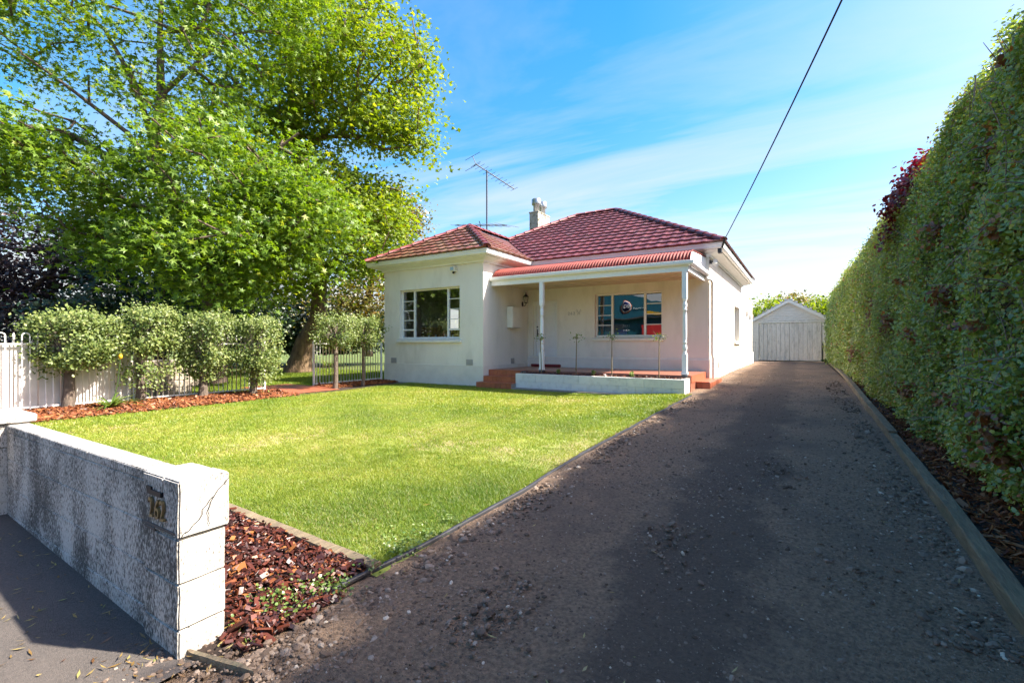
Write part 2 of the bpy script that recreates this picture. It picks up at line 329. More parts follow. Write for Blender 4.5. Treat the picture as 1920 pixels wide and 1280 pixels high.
def np_mesh(name, verts, faces, m, rnd=None, smooth=False):
    """fast triangle/quad mesh from numpy arrays"""
    me = bpy.data.meshes.new(name); nv, nf, k = len(verts), len(faces), faces.shape[1]
    me.vertices.add(nv); me.vertices.foreach_set('co', np.ascontiguousarray(verts, dtype=np.float32).ravel())
    me.loops.add(nf * k); me.loops.foreach_set('vertex_index', np.ascontiguousarray(faces, dtype=np.int32).ravel())
    me.polygons.add(nf); me.polygons.foreach_set('loop_start', np.arange(0, nf * k, k, dtype=np.int32))
    me.polygons.foreach_set('use_smooth', np.full(nf, smooth))
    me.update(calc_edges=True)
    if rnd is not None:
        a = me.attributes.new('rnd', 'FLOAT', 'FACE'); a.data.foreach_set('value', np.ascontiguousarray(rnd, dtype=np.float32))
    me.materials.append(MATS[m]); return me
def scatter(tv, tf, pos, rot, scale, val):
    """copies of a small template: pos (N,3), rot (N,3,3), scale (N,) or (N,3), val (N,) -> verts, faces, face values"""
    tv = np.asarray(tv, float); tf = np.asarray(tf, int); N = len(pos)
    sc = scale[:, None, None] if scale.ndim == 1 else scale[:, None, :]
    v = np.einsum('nij,nkj->nki', rot, tv[None] * sc) + pos[:, None, :]
    f = tf[None] + (np.arange(N) * len(tv))[:, None, None]
    return v.reshape(-1, 3), f.reshape(-1, tf.shape[1]), np.repeat(val, len(tf))
def rot_rand(N, up=None, spread=1.0):
    """rotation matrices whose local z (leaf normal) scatters round the vectors 'up'"""
    if up is None: up = np.tile([0, 0, 1.0], (N, 1))
    z = up + rng.normal(0, spread, (N, 3)); z /= np.linalg.norm(z, axis=1, keepdims=True) + 1e-9
    a = rng.normal(0, 1, (N, 3)); x = a - (a * z).sum(1, keepdims=True) * z; x /= np.linalg.norm(x, axis=1, keepdims=True) + 1e-9
    return np.stack([x, np.cross(z, x), z], axis=2)
STAR = ([(0, .78, -.14), (.17, -.06, .03), (-.17, -.06, .03), (.62, .36, -.12), (-.12, .16, .02), (.10, -.16, .015), (-.62, .36, -.12), (.12, .16, .01), (-.10, -.16, .005),
         (.52, -.26, -.11), (.0, .08, -.005), (-.04, -.24, -.01), (-.52, -.26, -.11), (.0, .08, -.02), (.04, -.24, -.025)], [(0, 2, 1), (3, 4, 5), (6, 8, 7), (9, 10, 11), (12, 14, 13)])
TRI3 = ([(0, -.5, 0), (.5, -.05, -.08), (.15, .1, .05), (0, .6, -.1), (-.15, .1, .05), (-.5, -.05, -.08)], [(0, 1, 2), (2, 3, 4), (4, 5, 0), (0, 2, 4)])
OVAL = ([(0, -.5, 0), (.3, -.15, -.05), (.27, .25, -.05), (0, .5, 0), (-.27, .25, -.05), (-.3, -.15, -.05)], [(0, 1, 5), (1, 2, 5), (2, 4, 5), (2, 3, 4)])
LEAF2 = ([(0, -.5, 0), (.3, 0, -.06), (0, .5, 0), (-.3, 0, -.06)], [(0, 1, 3), (1, 2, 3)])

def smooth01(a, b, x): t = np.clip((x - a) / (b - a), 0, 1); return t * t * (3 - 2 * t)
def G(x, y):
    """ground height"""
    x = np.asarray(x, float); y = np.asarray(y, float)
    zl = np.interp(y, [0, 1.2, 2, 5, 10.5, 16], [0, .04, .07, .15, .20, .24])
    zl = np.maximum(zl, np.interp(x, [-11, -7], [.22, 0]))
    zd = np.interp(y, [0, 2, 3, 5, 8, 11, 14, 18], [0, .02, .06, .17, .25, .32, .41, .45])
    w = smooth01(-4.2, -2.0, x); z = zl * (1 - w) + zd * w
    za = np.interp(x, [-9, -5, -2.3, 0], [.2, .12, 0, 0])
    return np.where(y < 1.0, za, np.where(y < 1.3, za + (z - za) * (y - 1.0) / .3, z))
def grid_mesh(name, xs, ys, m, dz=0.0, bump=None):
    X, Y = np.meshgrid(xs, ys, indexing='ij'); Z = G(X, Y) + dz
    if bump is not None: Z = Z + bump(X, Y)
    v = np.stack([X, Y, Z], -1).reshape(-1, 3); n, k = len(xs), len(ys)
    i, j = np.meshgrid(np.arange(n - 1), np.arange(k - 1), indexing='ij'); a = (i * k + j).ravel()
    return np_mesh(name, v, np.stack([a, a + k, a + k + 1, a + 1], 1), m, smooth=True)
def fbm(X, Y, s, seed=0.0):
    out = np.empty(X.shape); it = np.nditer([X, Y], flags=['multi_index'])
    for a, b in it: out[it.multi_index] = mnoise.noise((float(a) * s + seed, float(b) * s - seed, seed * .37))
    return out
def text_mesh(txt, size, extrude, m, spacing=1.0):
    cu = bpy.data.curves.new('lettering', 'FONT'); cu.body = txt; cu.size = size; cu.extrude = extrude; cu.align_x = 'CENTER'; cu.space_character = spacing; cu.resolution_u = 3
    o = bpy.data.objects.new('lettering', cu); C.objects.link(o); bpy.context.view_layer.update()
    me = bpy.data.meshes.new_from_object(o.evaluated_get(bpy.context.evaluated_depsgraph_get()))
    bpy.data.objects.remove(o); bpy.data.curves.remove(cu); me.materials.clear(); me.materials.append(MATS[m]); return me
# ------------------------------------------------------------------ the setting
def dense(a, b, *br):
    """breakpoints ((limit, step), ...) from a to b"""
    out = [a]
    for lim, st in br:
        while out[-1] + st < lim - 1e-6: out.append(out[-1] + st)
        out.append(lim)
    return np.array(sorted(set(np.round(out, 4))))
gx = np.concatenate([[-900, -300, -120, -60], np.arange(-40, 12, 1.0), [14, 20, 40, 120, 300, 900]])
gy = np.concatenate([[-900, -300, -100, -40, -20, -10], np.arange(-6, 40, 1.0), [45, 60, 120, 300, 900]])
tag(place('ground', grid_mesh('ground', gx, gy, 'garden_grass', -.045)), 'grassy ground of the garden beyond the fence and house', 'ground', kind='structure')
lawn_x = np.arange(-10.25, -2.0, .15); lawn_y = np.arange(1.95, 10.75, .15)
lawn = tag(place('lawn', grid_mesh('lawn', lawn_x, lawn_y, 'lawn_soil', -.005)), 'sunny mown front lawn between street wall and house', 'lawn', kind='structure')
dx = dense(-2.32, 1.0, (1.6, .06)); dy = dense(-7, 30, (0.6, .4), (6, .05), (12, .12), (30.0, .3))
def drive_bump(X, Y):
    b = fbm(X, Y, 1.1, 3.1) * .022 + fbm(X, Y, 6, 8.2) * .007
    return b - .012 * np.exp(-((X + 1.15) / .28) ** 2) - .012 * np.exp(-((X - .25) / .28) ** 2) - .02 * smooth01(-2.0, -2.3, X)
tag(place('driveway', grid_mesh('driveway', dx, dy, 'drive', 0.0, drive_bump)), 'dark gravel driveway running past the house to the garage', 'driveway', kind='structure')
ax = dense(-60, -2.1, (-8, 4.0), (-2.25, .15)); ay = dense(-7, 1.1, (-1, 1.0), (1.02, .1))
tag(place('footpath', grid_mesh('footpath', ax, ay, 'asphalt', .006)), 'dark asphalt footpath in front of the block wall', 'footpath', kind='structure')
rxs = np.array([-80, -40, -20, 0, 20, 40, 80.]); rys = np.array([-24., -18, -12, -7.0])
tag(place('road', grid_mesh('road', rxs, rys, 'asphalt', -.02)), 'asphalt street in front of the property', 'road', kind='structure')
tag(place('garden_bed', grid_mesh('garden_bed', np.arange(-6.0, -2.15, .2), np.array([1.05, 1.3, 1.6, 1.98]), 'soil', .004)), 'mulched bed behind the street wall', 'garden bed', kind='structure')
tag(place('garden_bed', grid_mesh('garden_bed', np.array([-11.6, -11.2, -10.8, -10.4, -10.1]), np.arange(1.0, 10.6, .4), 'soil', .01)), 'mulched bed along the white picket fence', 'garden bed', kind='structure')
tag(place('garden_bed', grid_mesh('garden_bed', np.array([.95, 1.3, 1.7, 2.2]), np.arange(-2, 29, 1.0), 'soil', .03)), 'mulched strip under the tall hedge', 'garden bed', kind='structure')
pm = grid_mesh('path', np.array([-12.6, -11.8, -11.0, -10.3]), np.array([6.75, 7.2, 7.7, 8.1]), 'terracotta', .022)
tag(place('path', pm), 'short red path through the fence opening', 'path', kind='structure')

# ------------------------------------------------------------------ house
BX0, BX1, BY = -11.37, -7.51, 10.64        # bay
MX1, MY, MY2 = -2.07, 13.14, 20.84         # main block
EZ, OV = 3.95, .40                          # eave height and overhang
T = math.tan(R(29.7))
house = empty('house', (-6.7, 15.5, .2), 'cream rendered bungalow with red tiled hip roof and bullnose verandah', 'house')

def wall(u0, u1, z0, z1, th, openings, M):
    """wall with rectangular openings in local (u, depth, z); depth 0 = outer face, positive inwards"""
    us = sorted({u0, u1, *[o[0] for o in openings], *[o[1] for o in openings]}); zs = sorted({z0, z1, *[o[2] for o in openings], *[o[3] for o in openings]})
    solid = {}
    for i in range(len(us) - 1):
        for j in range(len(zs) - 1):
            cu, cz = (us[i] + us[i + 1]) / 2, (zs[j] + zs[j + 1]) / 2
            solid[i, j] = not any(o[0] < cu < o[1] and o[2] < cz < o[3] for o in openings)
    mb = MB()
    for (i, j), sl in solid.items():
        if not sl: continue
        a, b, c, d = us[i], us[i + 1], zs[j], zs[j + 1]
        q = lambda *p: mb.add([M @ Vector(k) for k in p], [(0, 1, 2, 3)])
        q((a, 0, c), (b, 0, c), (b, 0, d), (a, 0, d)); q((a, th, c), (a, th, d), (b, th, d), (b, th, c))
        if not solid.get((i - 1, j)): q((a, 0, c), (a, 0, d), (a, th, d), (a, th, c))
        if not solid.get((i + 1, j)): q((b, 0, c), (b, th, c), (b, th, d), (b, 0, d))
        if not solid.get((i, j - 1)): q((a, 0, c), (a, th, c), (b, th, c), (b, 0, c))
        if not solid.get((i, j + 1)): q((a, 0, d), (b, 0, d), (b, th, d), (a, th, d))
    return mb
def frontM(y): return Matrix.Translation((0, y, 0))
def sideM(x): return Matrix(((0, -1, 0, x), (1, 0, 0, 0), (0, 0, 1, 0), (0, 0, 0, 1)))   # u -> +y, depth -> -x, seen from +x
bw = (-10.70, -8.33, 1.53, 3.05); mw = (-5.23, -3.27, 1.58, 2.86); dr = (-7.31, -6.46, .70, 2.74); sw = (18.6, 20.2, 1.48, 2.77)
wall(BX0, BX1, .0, 3.9, .25, [bw], frontM(BY)).build('wall', 'plaster', house)
wall(BY + .25, MY, .0, 3.9, .25, [], sideM(BX1)).build('wall', 'plaster', house)
wall(BY + .25, MY2, .0, 3.9, .25, [(13.55, 14.45, 1.3, 2.7)], Matrix.Translation((BX0, 0, 0)) @ Matrix(((0, 1, 0, 0), (1, 0, 0, 0), (0, 0, 1, 0), (0, 0, 0, 1)))).build('wall', 'plaster', house)  # left wall, with an unseen opening added to bring daylight into the bay room
wall(BX1, MX1, .0, 3.9, .25, [mw, dr], frontM(MY)).build('wall', 'plaster', house)
wall(MY + .25, MY2, .0, 3.9, .25, [sw], sideM(MX1)).build('wall', 'plaster', house)
wall(BX0 + .25, MX1 - .25, .0, 3.9, .2, [], frontM(MY2 - .2)).build('wall', 'plaster', house)
# rear extension with stepped parapet
mb = MB(); mb.box(-9.5, MX1 - .02, MY2 + .003, 23.4, 0, 3.70); mb.box(-9.5, MX1 - .02, 23.403, 26.0, 0, 3.42); mb.build('rear_extension', 'plaster', house)
# plinths
mb = MB(); mb.sweep([(BX1 + .003, MY), (MX1, MY), (MX1, 26.0)], [(0, .05), (.035, .05), (.035, .96), (.012, 1.0), (0, 1.0)]); mb.build('plinth', 'plaster_plinth', house)
mb = MB(); mb.sweep([(BX0, MY), (BX0, BY), (BX1, BY), (BX1, MY - .04)], [(0, .05), (.008, .05), (.008, .775), (0, .78)]); mb.build('plinth', 'plaster_plinth', house)
# interior: rooms behind the windows
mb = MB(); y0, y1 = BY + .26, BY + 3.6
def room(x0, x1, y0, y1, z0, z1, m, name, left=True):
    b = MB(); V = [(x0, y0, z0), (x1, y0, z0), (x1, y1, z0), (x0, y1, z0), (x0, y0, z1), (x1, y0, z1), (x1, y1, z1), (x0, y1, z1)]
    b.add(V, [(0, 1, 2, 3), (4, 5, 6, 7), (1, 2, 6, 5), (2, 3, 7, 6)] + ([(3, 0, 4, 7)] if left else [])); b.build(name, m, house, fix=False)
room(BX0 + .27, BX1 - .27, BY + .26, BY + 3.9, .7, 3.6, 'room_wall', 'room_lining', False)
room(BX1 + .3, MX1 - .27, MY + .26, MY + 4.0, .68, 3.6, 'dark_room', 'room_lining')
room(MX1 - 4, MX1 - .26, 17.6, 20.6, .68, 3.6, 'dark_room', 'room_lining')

def window(op, M, side_w, bars, label, sill_out=.07, recess=.12, lower=None):
    a, b, c, d = op; f = .045
    def bx(mb, u0, u1, z0, z1, d0, d1): mb.box(u0, u1, d0, d1, z0, z1, 0, M)
    mb = MB(); r = recess
    bx(mb, a, a + f, c, d, r, r + .06); bx(mb, b - f, b, c, d, r, r + .06); bx(mb, a + f, b - f, d - f, d, r, r + .06); bx(mb, a + f, b - f, c, c + f + .02, r, r + .06)
    m1, m2 = (a + side_w, b - side_w) if side_w else (None, None); mw_ = .032
    if side_w:
        for m in (m1, m2): bx(mb, m - mw_, m + mw_, c + f + .02, d - f, r - .004, r + .06)
    w = mb.build('window', 'white_paint', house); tag(w, label)
    z0, z1 = c + f + .02, d - f
    cols = [(a + f, m1 - mw_), (m1 + mw_, m2 - mw_), (m2 + mw_, b - f)] if side_w else [(a + f, (a + b) / 2 - .016), ((a + b) / 2 + .016, b - f)]
    if not side_w: q = MB(); bx(q, (a + b) / 2 - .016, (a + b) / 2 + .016, z0, z1, r + .004, r + .05); q.build('mullion', 'white_paint', w)
    for k, (u0, u1) in enumerate(cols):
        if side_w and k == 1: zs = [z0, z1]
        else: zs = [z0] + [z0 + (z1 - z0) * t for t in bars] + [z1]
        for i in range(len(zs) - 1):
            if i > 0:
                h = .022 if (lower and i == 1) else .011
                q = MB(); bx(q, u0, u1, zs[i] - h, zs[i] + h, r + .006, r + .045); q.build('glazing_bar', 'white_paint', w)
            q = MB(); q.add([M @ Vector(p) for p in ((u0, r + .03, zs[i]), (u1, r + .03, zs[i]), (u1, r + .03, zs[i + 1]), (u0, r + .03, zs[i + 1]))], [(0, 1, 2, 3)])
            q.build('pane', 'glass', w, fix=False)
    q = MB(); n0 = -sill_out
    vs = [(a - .08, n0, c - .10), (b + .08, n0, c - .10), (b + .08, n0, c - .045), (a - .08, n0, c - .045), (a - .0, r, c - .10), (b + .0, r, c - .10), (b + .0, r, c + .02), (a - .0, r, c + .02),
          (a - .08, -.002, c - .10), (b + .08, -.002, c - .10), (b + .08, -.002, c - .012), (a - .08, -.002, c - .012)]
    q.add([M @ Vector(v) for v in vs], [(0, 1, 2, 3), (0, 8, 9, 1), (3, 2, 10, 11), (0, 3, 11, 8), (1, 9, 10, 2), (8, 11, 10, 9)])
    q.add([M @ Vector(v) for v in ((a + .002, -.01, c + .001), (b - .002, -.01, c + .001), (b - .002, r, c + .014), (a + .002, r, c + .014))], [(0, 1, 2, 3)])
    q.build('sill', 'cream_trim', w)
    return w
window(bw, frontM(BY), .52, [.16, .37, .58, .79], 'wide white bay window with narrow barred side lights', lower=True)
window(mw, frontM(MY), .50, [.25, .5, .75], 'white verandah window reflecting the shop across the street')
window(sw, sideM(MX1), 0, [.25, .5, .75], 'narrow side window facing the driveway', recess=.14)

# door
mb = MB(); a, b, c, d = dr
mb.box(a, a + .06, MY + .06, MY + .16, c, d); mb.box(b - .06, b, MY + .06, MY + .16, c, d); mb.box(a + .06, b - .06, MY + .06, MY + .16, d - .06, d); mb.build('door_frame', 'white_paint', house)
mb = MB(); mb.box(a + .06, b - .06, MY + .10, MY + .14, c + .02, d - .06); door = mb.build('door', 'door_paint', house); tag(door, 'white front door with moulded panels')
for k in range(4):
    z = c + .16 + k * .46; q = MB()
    for (u0, u1) in ((a + .14, (a + b) / 2 - .04), ((a + b) / 2 + .04, b - .14)):
        q.box(u0, u1, MY + .092, MY + .0995, z, z + .36, .004)
    q.build('panel', 'door_paint', door)
q = MB(); q.box(a + .085, a + .115, MY + .085, MY + .0995, 1.62, 1.86); q.tube([(a + .10, MY + .09, 1.70), (a + .10, MY + .05, 1.70), (a + .18, MY + .05, 1.70)], .011, 6); q.build('handle', 'dark_metal', door)
q = MB(); q.lathe([(.022, 0), (.022, .03)], 10, (0, 0, 0)); q.v = [(a + .10 + x, MY + .10 - z, 1.93 + y) for x, y, z in q.v]; q.build('lock', 'dark_metal', door)
mb = MB(); mb.box(a - .06, b + .14, MY - .075, MY + .09, .672, .755, .02); mb.build('door_step', 'door_sill_red', house)
# house number on the wall
me = text_mesh('262', .13, .006, 'vent_grey', 1.35); place('house_number', me, house, Matrix.Translation((-5.98, MY - .008, 2.27)) @ Matrix.Rotation(R(90), 4, 'X')).scale = (1, 1, 1)
mb = MB()
for s in (-1, 1):
    mb.tube([(-5.74 + s * .01, MY - .008, 2.33), (-5.74 + s * .06, MY - .008, 2.43), (-5.74 + s * .075, MY - .008, 2.36), (-5.74 + s * .01, MY - .008, 2.33), (-5.74 + s * .05, MY - .008, 2.27), (-5.74 + s * .01, MY - .008, 2.31)], .005, 5)
mb.build('wall_ornament', 'vent_grey', house)

# cornice, soffit, fascia, gutters
eave = [(BX0, MY2), (BX0, BY), (BX1, BY), (BX1, MY), (MX1, MY), (MX1, MY2), (BX0 + .01, MY2)]
MB().sweep(eave, [(.003, 3.66), (.05, 3.66), (.065, 3.71), (.25, 3.765), (.29, 3.775), (.29, 3.885), (.003, 3.885)]).build('cornice', 'white_paint', house)
MB().sweep(eave, [(.293, 3.80), (.36, 3.80), (.385, 3.83), (.39, 3.875), (.405, 3.90), (.405, 3.945), (.39, 3.945), (.385, 3.91), (.30, 3.90), (.293, 3.90)]).build('gutter', 'white_paint', house)

# roof planes
e = OV
HX0, HX1, HY0, HY1 = BX0 - e, MX1 + e, MY - e, MY2 + e
dd = (HY1 - HY0) / 2; RZ = EZ + dd * T; RY = HY0 + dd
bhw = (BX1 - BX0 + 2 * e) / 2; bxm = (BX0 + BX1) / 2; by0 = BY - e; bz = EZ + bhw * T
RL, RR = (HX0 + dd, RY), (HX1 - dd, RY)
mb = MB(); k = .02
P = [(HX0, HY0, EZ - k), (HX1, HY0, EZ - k), (HX1, HY1, EZ - k), (HX0, HY1, EZ - k), (*RL, RZ - k), (*RR, RZ - k)]
mb.add(P, [(0, 1, 5, 4), (1, 2, 5), (2, 3, 4, 5), (3, 0, 4)])
vy = HY0 + bhw
mb.add([(BX0 - e, by0, EZ - k), (BX1 + e, by0, EZ - k), (bxm, by0 + bhw, bz - k), (bxm, vy + .2, bz - k), (BX1 + e, HY0 + .2, EZ - k), (BX0 - e, HY0 + .2, EZ - k)], [(0, 1, 2), (1, 4, 3, 2), (0, 2, 3, 5)])
roof = mb.build('roof', 'roof_deck', house, fix=False)
tag(roof, 'red tiled hip roof')
cs, sn = math.cos(math.atan(T)), math.sin(math.atan(T))
TW, TL = .30, .33
prof = [(0, .004), (.03, .022), (.075, .030), (.12, .022), (.15, .004), (.225, .0), (.297, .004)]
tv = [(u, -.035, h * .5 + .055) for u, h in prof] + [(u, TL + .05, h * .5 + .006) for u, h in prof] + [(u, -.035, h * .5 + .006) for u, h in prof]
n7 = len(prof); tf = [(i, i + 1, n7 + i + 1, n7 + i) for i in range(n7 - 1)] + [(2 * n7 + i, 2 * n7 + i + 1, i + 1, i) for i in range(n7 - 1)]
tile_me = {}
for m in ('roof_tile', 'bay_tile'):
    t_ = MB(); t_.add(tv, tf); tile_me[m] = t_.mesh('tile', m, fix=False)
tiles = []
def tile_slope(origin, u, v, n, length, rows, poly, m):
    """cover a slope; poly = convex plan polygon (counter clockwise) that clips the tiles"""
    M0 = Matrix(((u.x, v.x, n.x, 0), (u.y, v.y, n.y, 0), (u.z, v.z, n.z, 0), (0, 0, 0, 1)))
    edges = [(Vector(poly[i]), Vector(poly[(i + 1) % len(poly)])) for i in range(len(poly))]
    for r in range(rows):
        for c in range(-1, int(length / TW) + 2):
            jit = random.uniform(-.004, .004)
            o = origin + u * (c * TW + (r % 2) * .0) + v * (r * TL) + n * (random.uniform(0, .005))
            M = Matrix.Translation(o) @ M0 @ Matrix.Rotation(jit, 4, 'Z')
            pts = [M @ Vector(p) for p in tv]; cross = []; out = False
            for a, b in edges:
                d = b - a; ins = [d.x * (p.y - a.y) - d.y * (p.x - a.x) >= -1e-3 for p in pts]
                if not any(ins): out = True; break
                if not all(ins) and abs(d.cross(Vector((u.x, u.y))) if hasattr(d, 'cross') else 0) > 1e-6 * 0: cross.append((a, b))
            if out: continue
            cross = [(a, b) for a, b in cross if abs((b - a).normalized().dot(Vector((u.x, u.y)).normalized())) < .99]   # eave and ridge edges may be overhung
            if not cross: tiles.append((M, None, m)); continue
            bm = bmesh.new(); vv = [bm.verts.new(p) for p in tv]
            for f in tf: bm.faces.new([vv[i] for i in f])
            for a, b in cross:
                d = (b - a).normalized(); co = M.inverted() @ Vector((a.x, a.y, o.z)); no = M.to_3x3().inverted() @ Vector((d.y, -d.x, 0))
                bmesh.ops.bisect_plane(bm, geom=bm.verts[:] + bm.edges[:] + bm.faces[:], plane_co=co, plane_no=no, clear_outer=True)
            if len(bm.faces) > 1:
                me = bpy.data.meshes.new('tile'); bm.to_mesh(me); me.materials.append(MATS[m]); tiles.append((M, me, m))
            bm.free()
V3 = Vector
tile_slope(V3((-10.0, HY0, EZ)), V3((1, 0, 0)), V3((0, cs, sn)), V3((0, -sn, cs)), 8.4, 15, [(BX1 + e, HY0 - .1), (HX1 - .0, HY0 - .1), (HX1, HY0), RR, RL, (bxm - .08, vy)], 'roof_tile')
tile_slope(V3((BX0 - e, by0, EZ)), V3((1, 0, 0)), V3((0, cs, sn)), V3((0, -sn, cs)), 4.7, 8, [(BX0 - e, by0 - .1), (BX1 + e, by0 - .1), (BX1 + e, by0), (bxm, by0 + bhw), (BX0 - e, by0)], 'bay_tile')
tile_slope(V3((BX1 + e, by0, EZ)), V3((0, 1, 0)), V3((-cs, 0, sn)), V3((sn, 0, cs)), 5.0, 8, [(BX1 + e + .1, by0), (BX1 + e + .1, HY0), (BX1 + e, HY0), (bxm, vy), (bxm, by0 + bhw), (BX1 + e, by0)], 'bay_tile')
# the right slope of the main roof, hardly seen
nvis = len(tiles)
tile_slope(V3((HX1, HY0, EZ)), V3((0, 1, 0)), V3((-cs, 0, sn)), V3((sn, 0, cs)), 8.6, 15, [(HX1 + .1, HY0), (HX1 + .1, HY1), (HX1, HY1), RR, (HX1, HY0)], 'roof_tile')
vis, rest = tiles[:nvis], tiles[nvis:]
vis.sort(key=lambda t: t[0].translation.length - (.0 if t[1] is None else -1.0))
vis, rest = vis[:300], vis[300:] + rest
for M, me, m in vis: place('tile', me or tile_me[m], roof, M)
mb = MB()
for M, me, m in rest:
    src_v, src_f = (tv, tf) if me is None else ([v.co for v in me.vertices], [tuple(p.vertices) for p in me.polygons])
    mb.add([M @ Vector(p) for p in src_v], src_f)
tag(mb.build('tiles', 'roof_tile', roof, fix=False), kind='stuff')
# ridge and hip caps
cap = MB(); cv = []; 
for y_ in (0, .42):
    for k_ in range(7):
        t_ = math.pi * k_ / 6; s_ = 1.0 if y_ == 0 else .9
        cv.append((math.cos(t_) * .115 * s_, y_, math.sin(t_) * .085 * s_ - .01 + (.012 if y_ == 0 else 0)))
cap.add(cv, [(i, i + 1, 8 + i, 7 + i) for i in range(6)] + [tuple(range(7))], True); cap_me = cap.mesh('ridge_cap', 'ridge_tile', fix=False)
def caps(a, b):
    a, b = V3(a), V3(b); d = (b - a); L = d.length; d.normalize(); n = max(1, round(L / .38)); x = d.cross(V3((0, 0, 1))).normalized(); z = x.cross(d)
    for i in range(n):
        o = a + d * (L * i / n) + z * .035
        place('ridge_cap', cap_me, roof, Matrix(((x.x, d.x, z.x, o.x), (x.y, d.y, z.y, o.y), (x.z, d.z, z.z, o.z), (0, 0, 0, 1))))
caps((HX1, HY0, EZ), (*RR, RZ)); caps((*RL, RZ), (*RR, RZ)); caps((bxm - .08, vy, bz), (*RL, RZ))
caps((BX0 - e, by0, EZ), (bxm, by0 + bhw, bz)); caps((BX1 + e, by0, EZ), (bxm, by0 + bhw, bz)); caps((bxm, by0 + bhw, bz), (bxm, vy, bz))

# chimney with two flues
ch = MB(); ch.box(-9.82, -9.40, 17.3, 18.35, 4.6, 6.92, .012); ch.box(-9.84, -9.38, 17.28, 18.37, 6.9, 6.96, .008)
ch = ch.build('chimney', 'chimney_render', house)
for (x, y, z) in ((-9.62, 17.55, 6.96), (-9.62, 18.1, 6.96)):
    q = MB(); q.lathe([(.13, 0), (.13, .33), (.19, .33), (.20, .36), (.20, .55), (.17, .58), (.0, .60)], 16, (x, y, z)); q.build('flue', 'galv', ch)

# verandah
VX0, VX1, VY0 = BX1 + .003, -2.14, 11.02
FZ = .67
mb = MB(); mb.box(VX0, VX1 - .0, 11.17, MY - .037, .25, FZ); mb.build('porch_floor', 'porch_floor', house)
mb = MB(); mb.box(VX0 + .01, VX1 - .02, VY0 + .0, VY0 + .09, 3.03, 3.17); mb.box(VX1 - .11, VX1 - .02, VY0 + .093, MY - .003, 3.03, 3.17); mb.build('verandah_beam', 'post_paint', house)
mb = MB(); mb.box(VX0 + .01, VX1 - .13, VY0 + .093, MY - .003, 3.11, 3.14); mb.build('verandah_ceiling', 'ceiling_paint', house)
for yy in np.arange(11.55, 13.0, .5): q = MB(); q.box(VX0 + .02, VX1 - .14, yy, yy + .03, 3.095, 3.109); q.build('ceiling_batten', 'ceiling_paint', house)
g = MB(); g.sweep([(VX0, VY0), (VX1, VY0), (VX1, MY - .002)], [(.003, 3.16), (.07, 3.16), (.095, 3.19), (.10, 3.255), (.085, 3.26), (.08, 3.20), (.003, 3.19)]); g.build('verandah_gutter', 'post_paint', house)
# bullnose corrugated iron
arc = []
for k_ in range(11):
    t_ = math.pi / 2 * k_ / 10; arc.append((VY0 + .02 + .42 * (1 - math.cos(t_)), 3.20 + .34 * math.sin(t_), t_))
arc.append((MY - .01, 3.66, math.pi / 2))
xs = np.arange(VX0 + .02, VX1 + .02, .076 / 6); vs_, fs_ = [], []
for x_ in xs:
    w_ = .016 * math.cos(2 * math.pi * x_ / .076)
    for (y_, z_, t_) in arc: vs_.append((x_, y_ - w_ * math.cos(t_), z_ + w_ * math.sin(t_)))
na = len(arc)
for i in range(len(xs) - 1):
    for j in range(na - 1): fs_.append((i * na + j, (i + 1) * na + j, (i + 1) * na + j + 1, i * na + j + 1))
MB().add(vs_, fs_, True).build('verandah_roof', 'verandah_iron', house, fix=False)
mb = MB(); pl = [(VX1 - .0, VY0 + .03, 3.20)] + [(VX1, y_ + .012, z_ - .012) for y_, z_, _ in arc] + [(VX1, MY - .004, 3.18)]
mb.add(pl + [(p[0] - .02, p[1], p[2]) for p in pl], [tuple(range(len(pl))), tuple(range(len(pl), 2 * len(pl)))[::-1]] + [(i, (i + 1) % len(pl), len(pl) + (i + 1) % len(pl), len(pl) + i) for i in range(len(pl))]); mb.build('verandah_end', 'post_paint', house)
mb = MB(); ed = [V3((VX1 + .004, y_, z_ + .014)) for y_, z_, _ in arc]; mb.tube(ed, .014, 6); mb.build('verandah_roof_edge', 'verandah_iron', house)
def post(x, y, z0, z1):
    mb = MB(); h = .055
    mb.box(x - h - .012, x + h + .012, y - h - .012, y + h + .012, z0, z0 + .05, .004)
    mb.box(x - h, x + h, y - h, y + h, z0 + .05, z0 + .46, .006); mb.box(x - h, x + h, y - h, y + h, z1 - .62, z1, .006)
    zt, zb = z1 - .62, z0 + .46; L = zt - zb
    pr = [(.05, 0), (.053, .02), (.04, .05), (.034, .065), (.052, .10), (.055, .14), (.045, .20), (.034, .235), (.05, .25), (.05, .27), (.038, .285), (.046, .34), (.05, .5), (.047, L - .36), (.036, L - .27), (.05, L - .26), (.05, L - .235), (.036, L - .225), (.054, L - .16), (.05, L - .11), (.034, L - .075), (.036, L - .06), (.053, L - .02), (.05, L)]
    mb.lathe(pr, 16, (x, y, zb)); p = mb.build('verandah_post', 'post_paint', house)
    q = MB(); q.box(x - .06, x + .06, y - .06, y + .06, z0 - .055, z0 - .001, .004); q.build('stirrup', 'antenna_metal', p)
post(-5.90, 11.07, .70, 3.03); post(-2.25, 11.07, .70, 3.03)
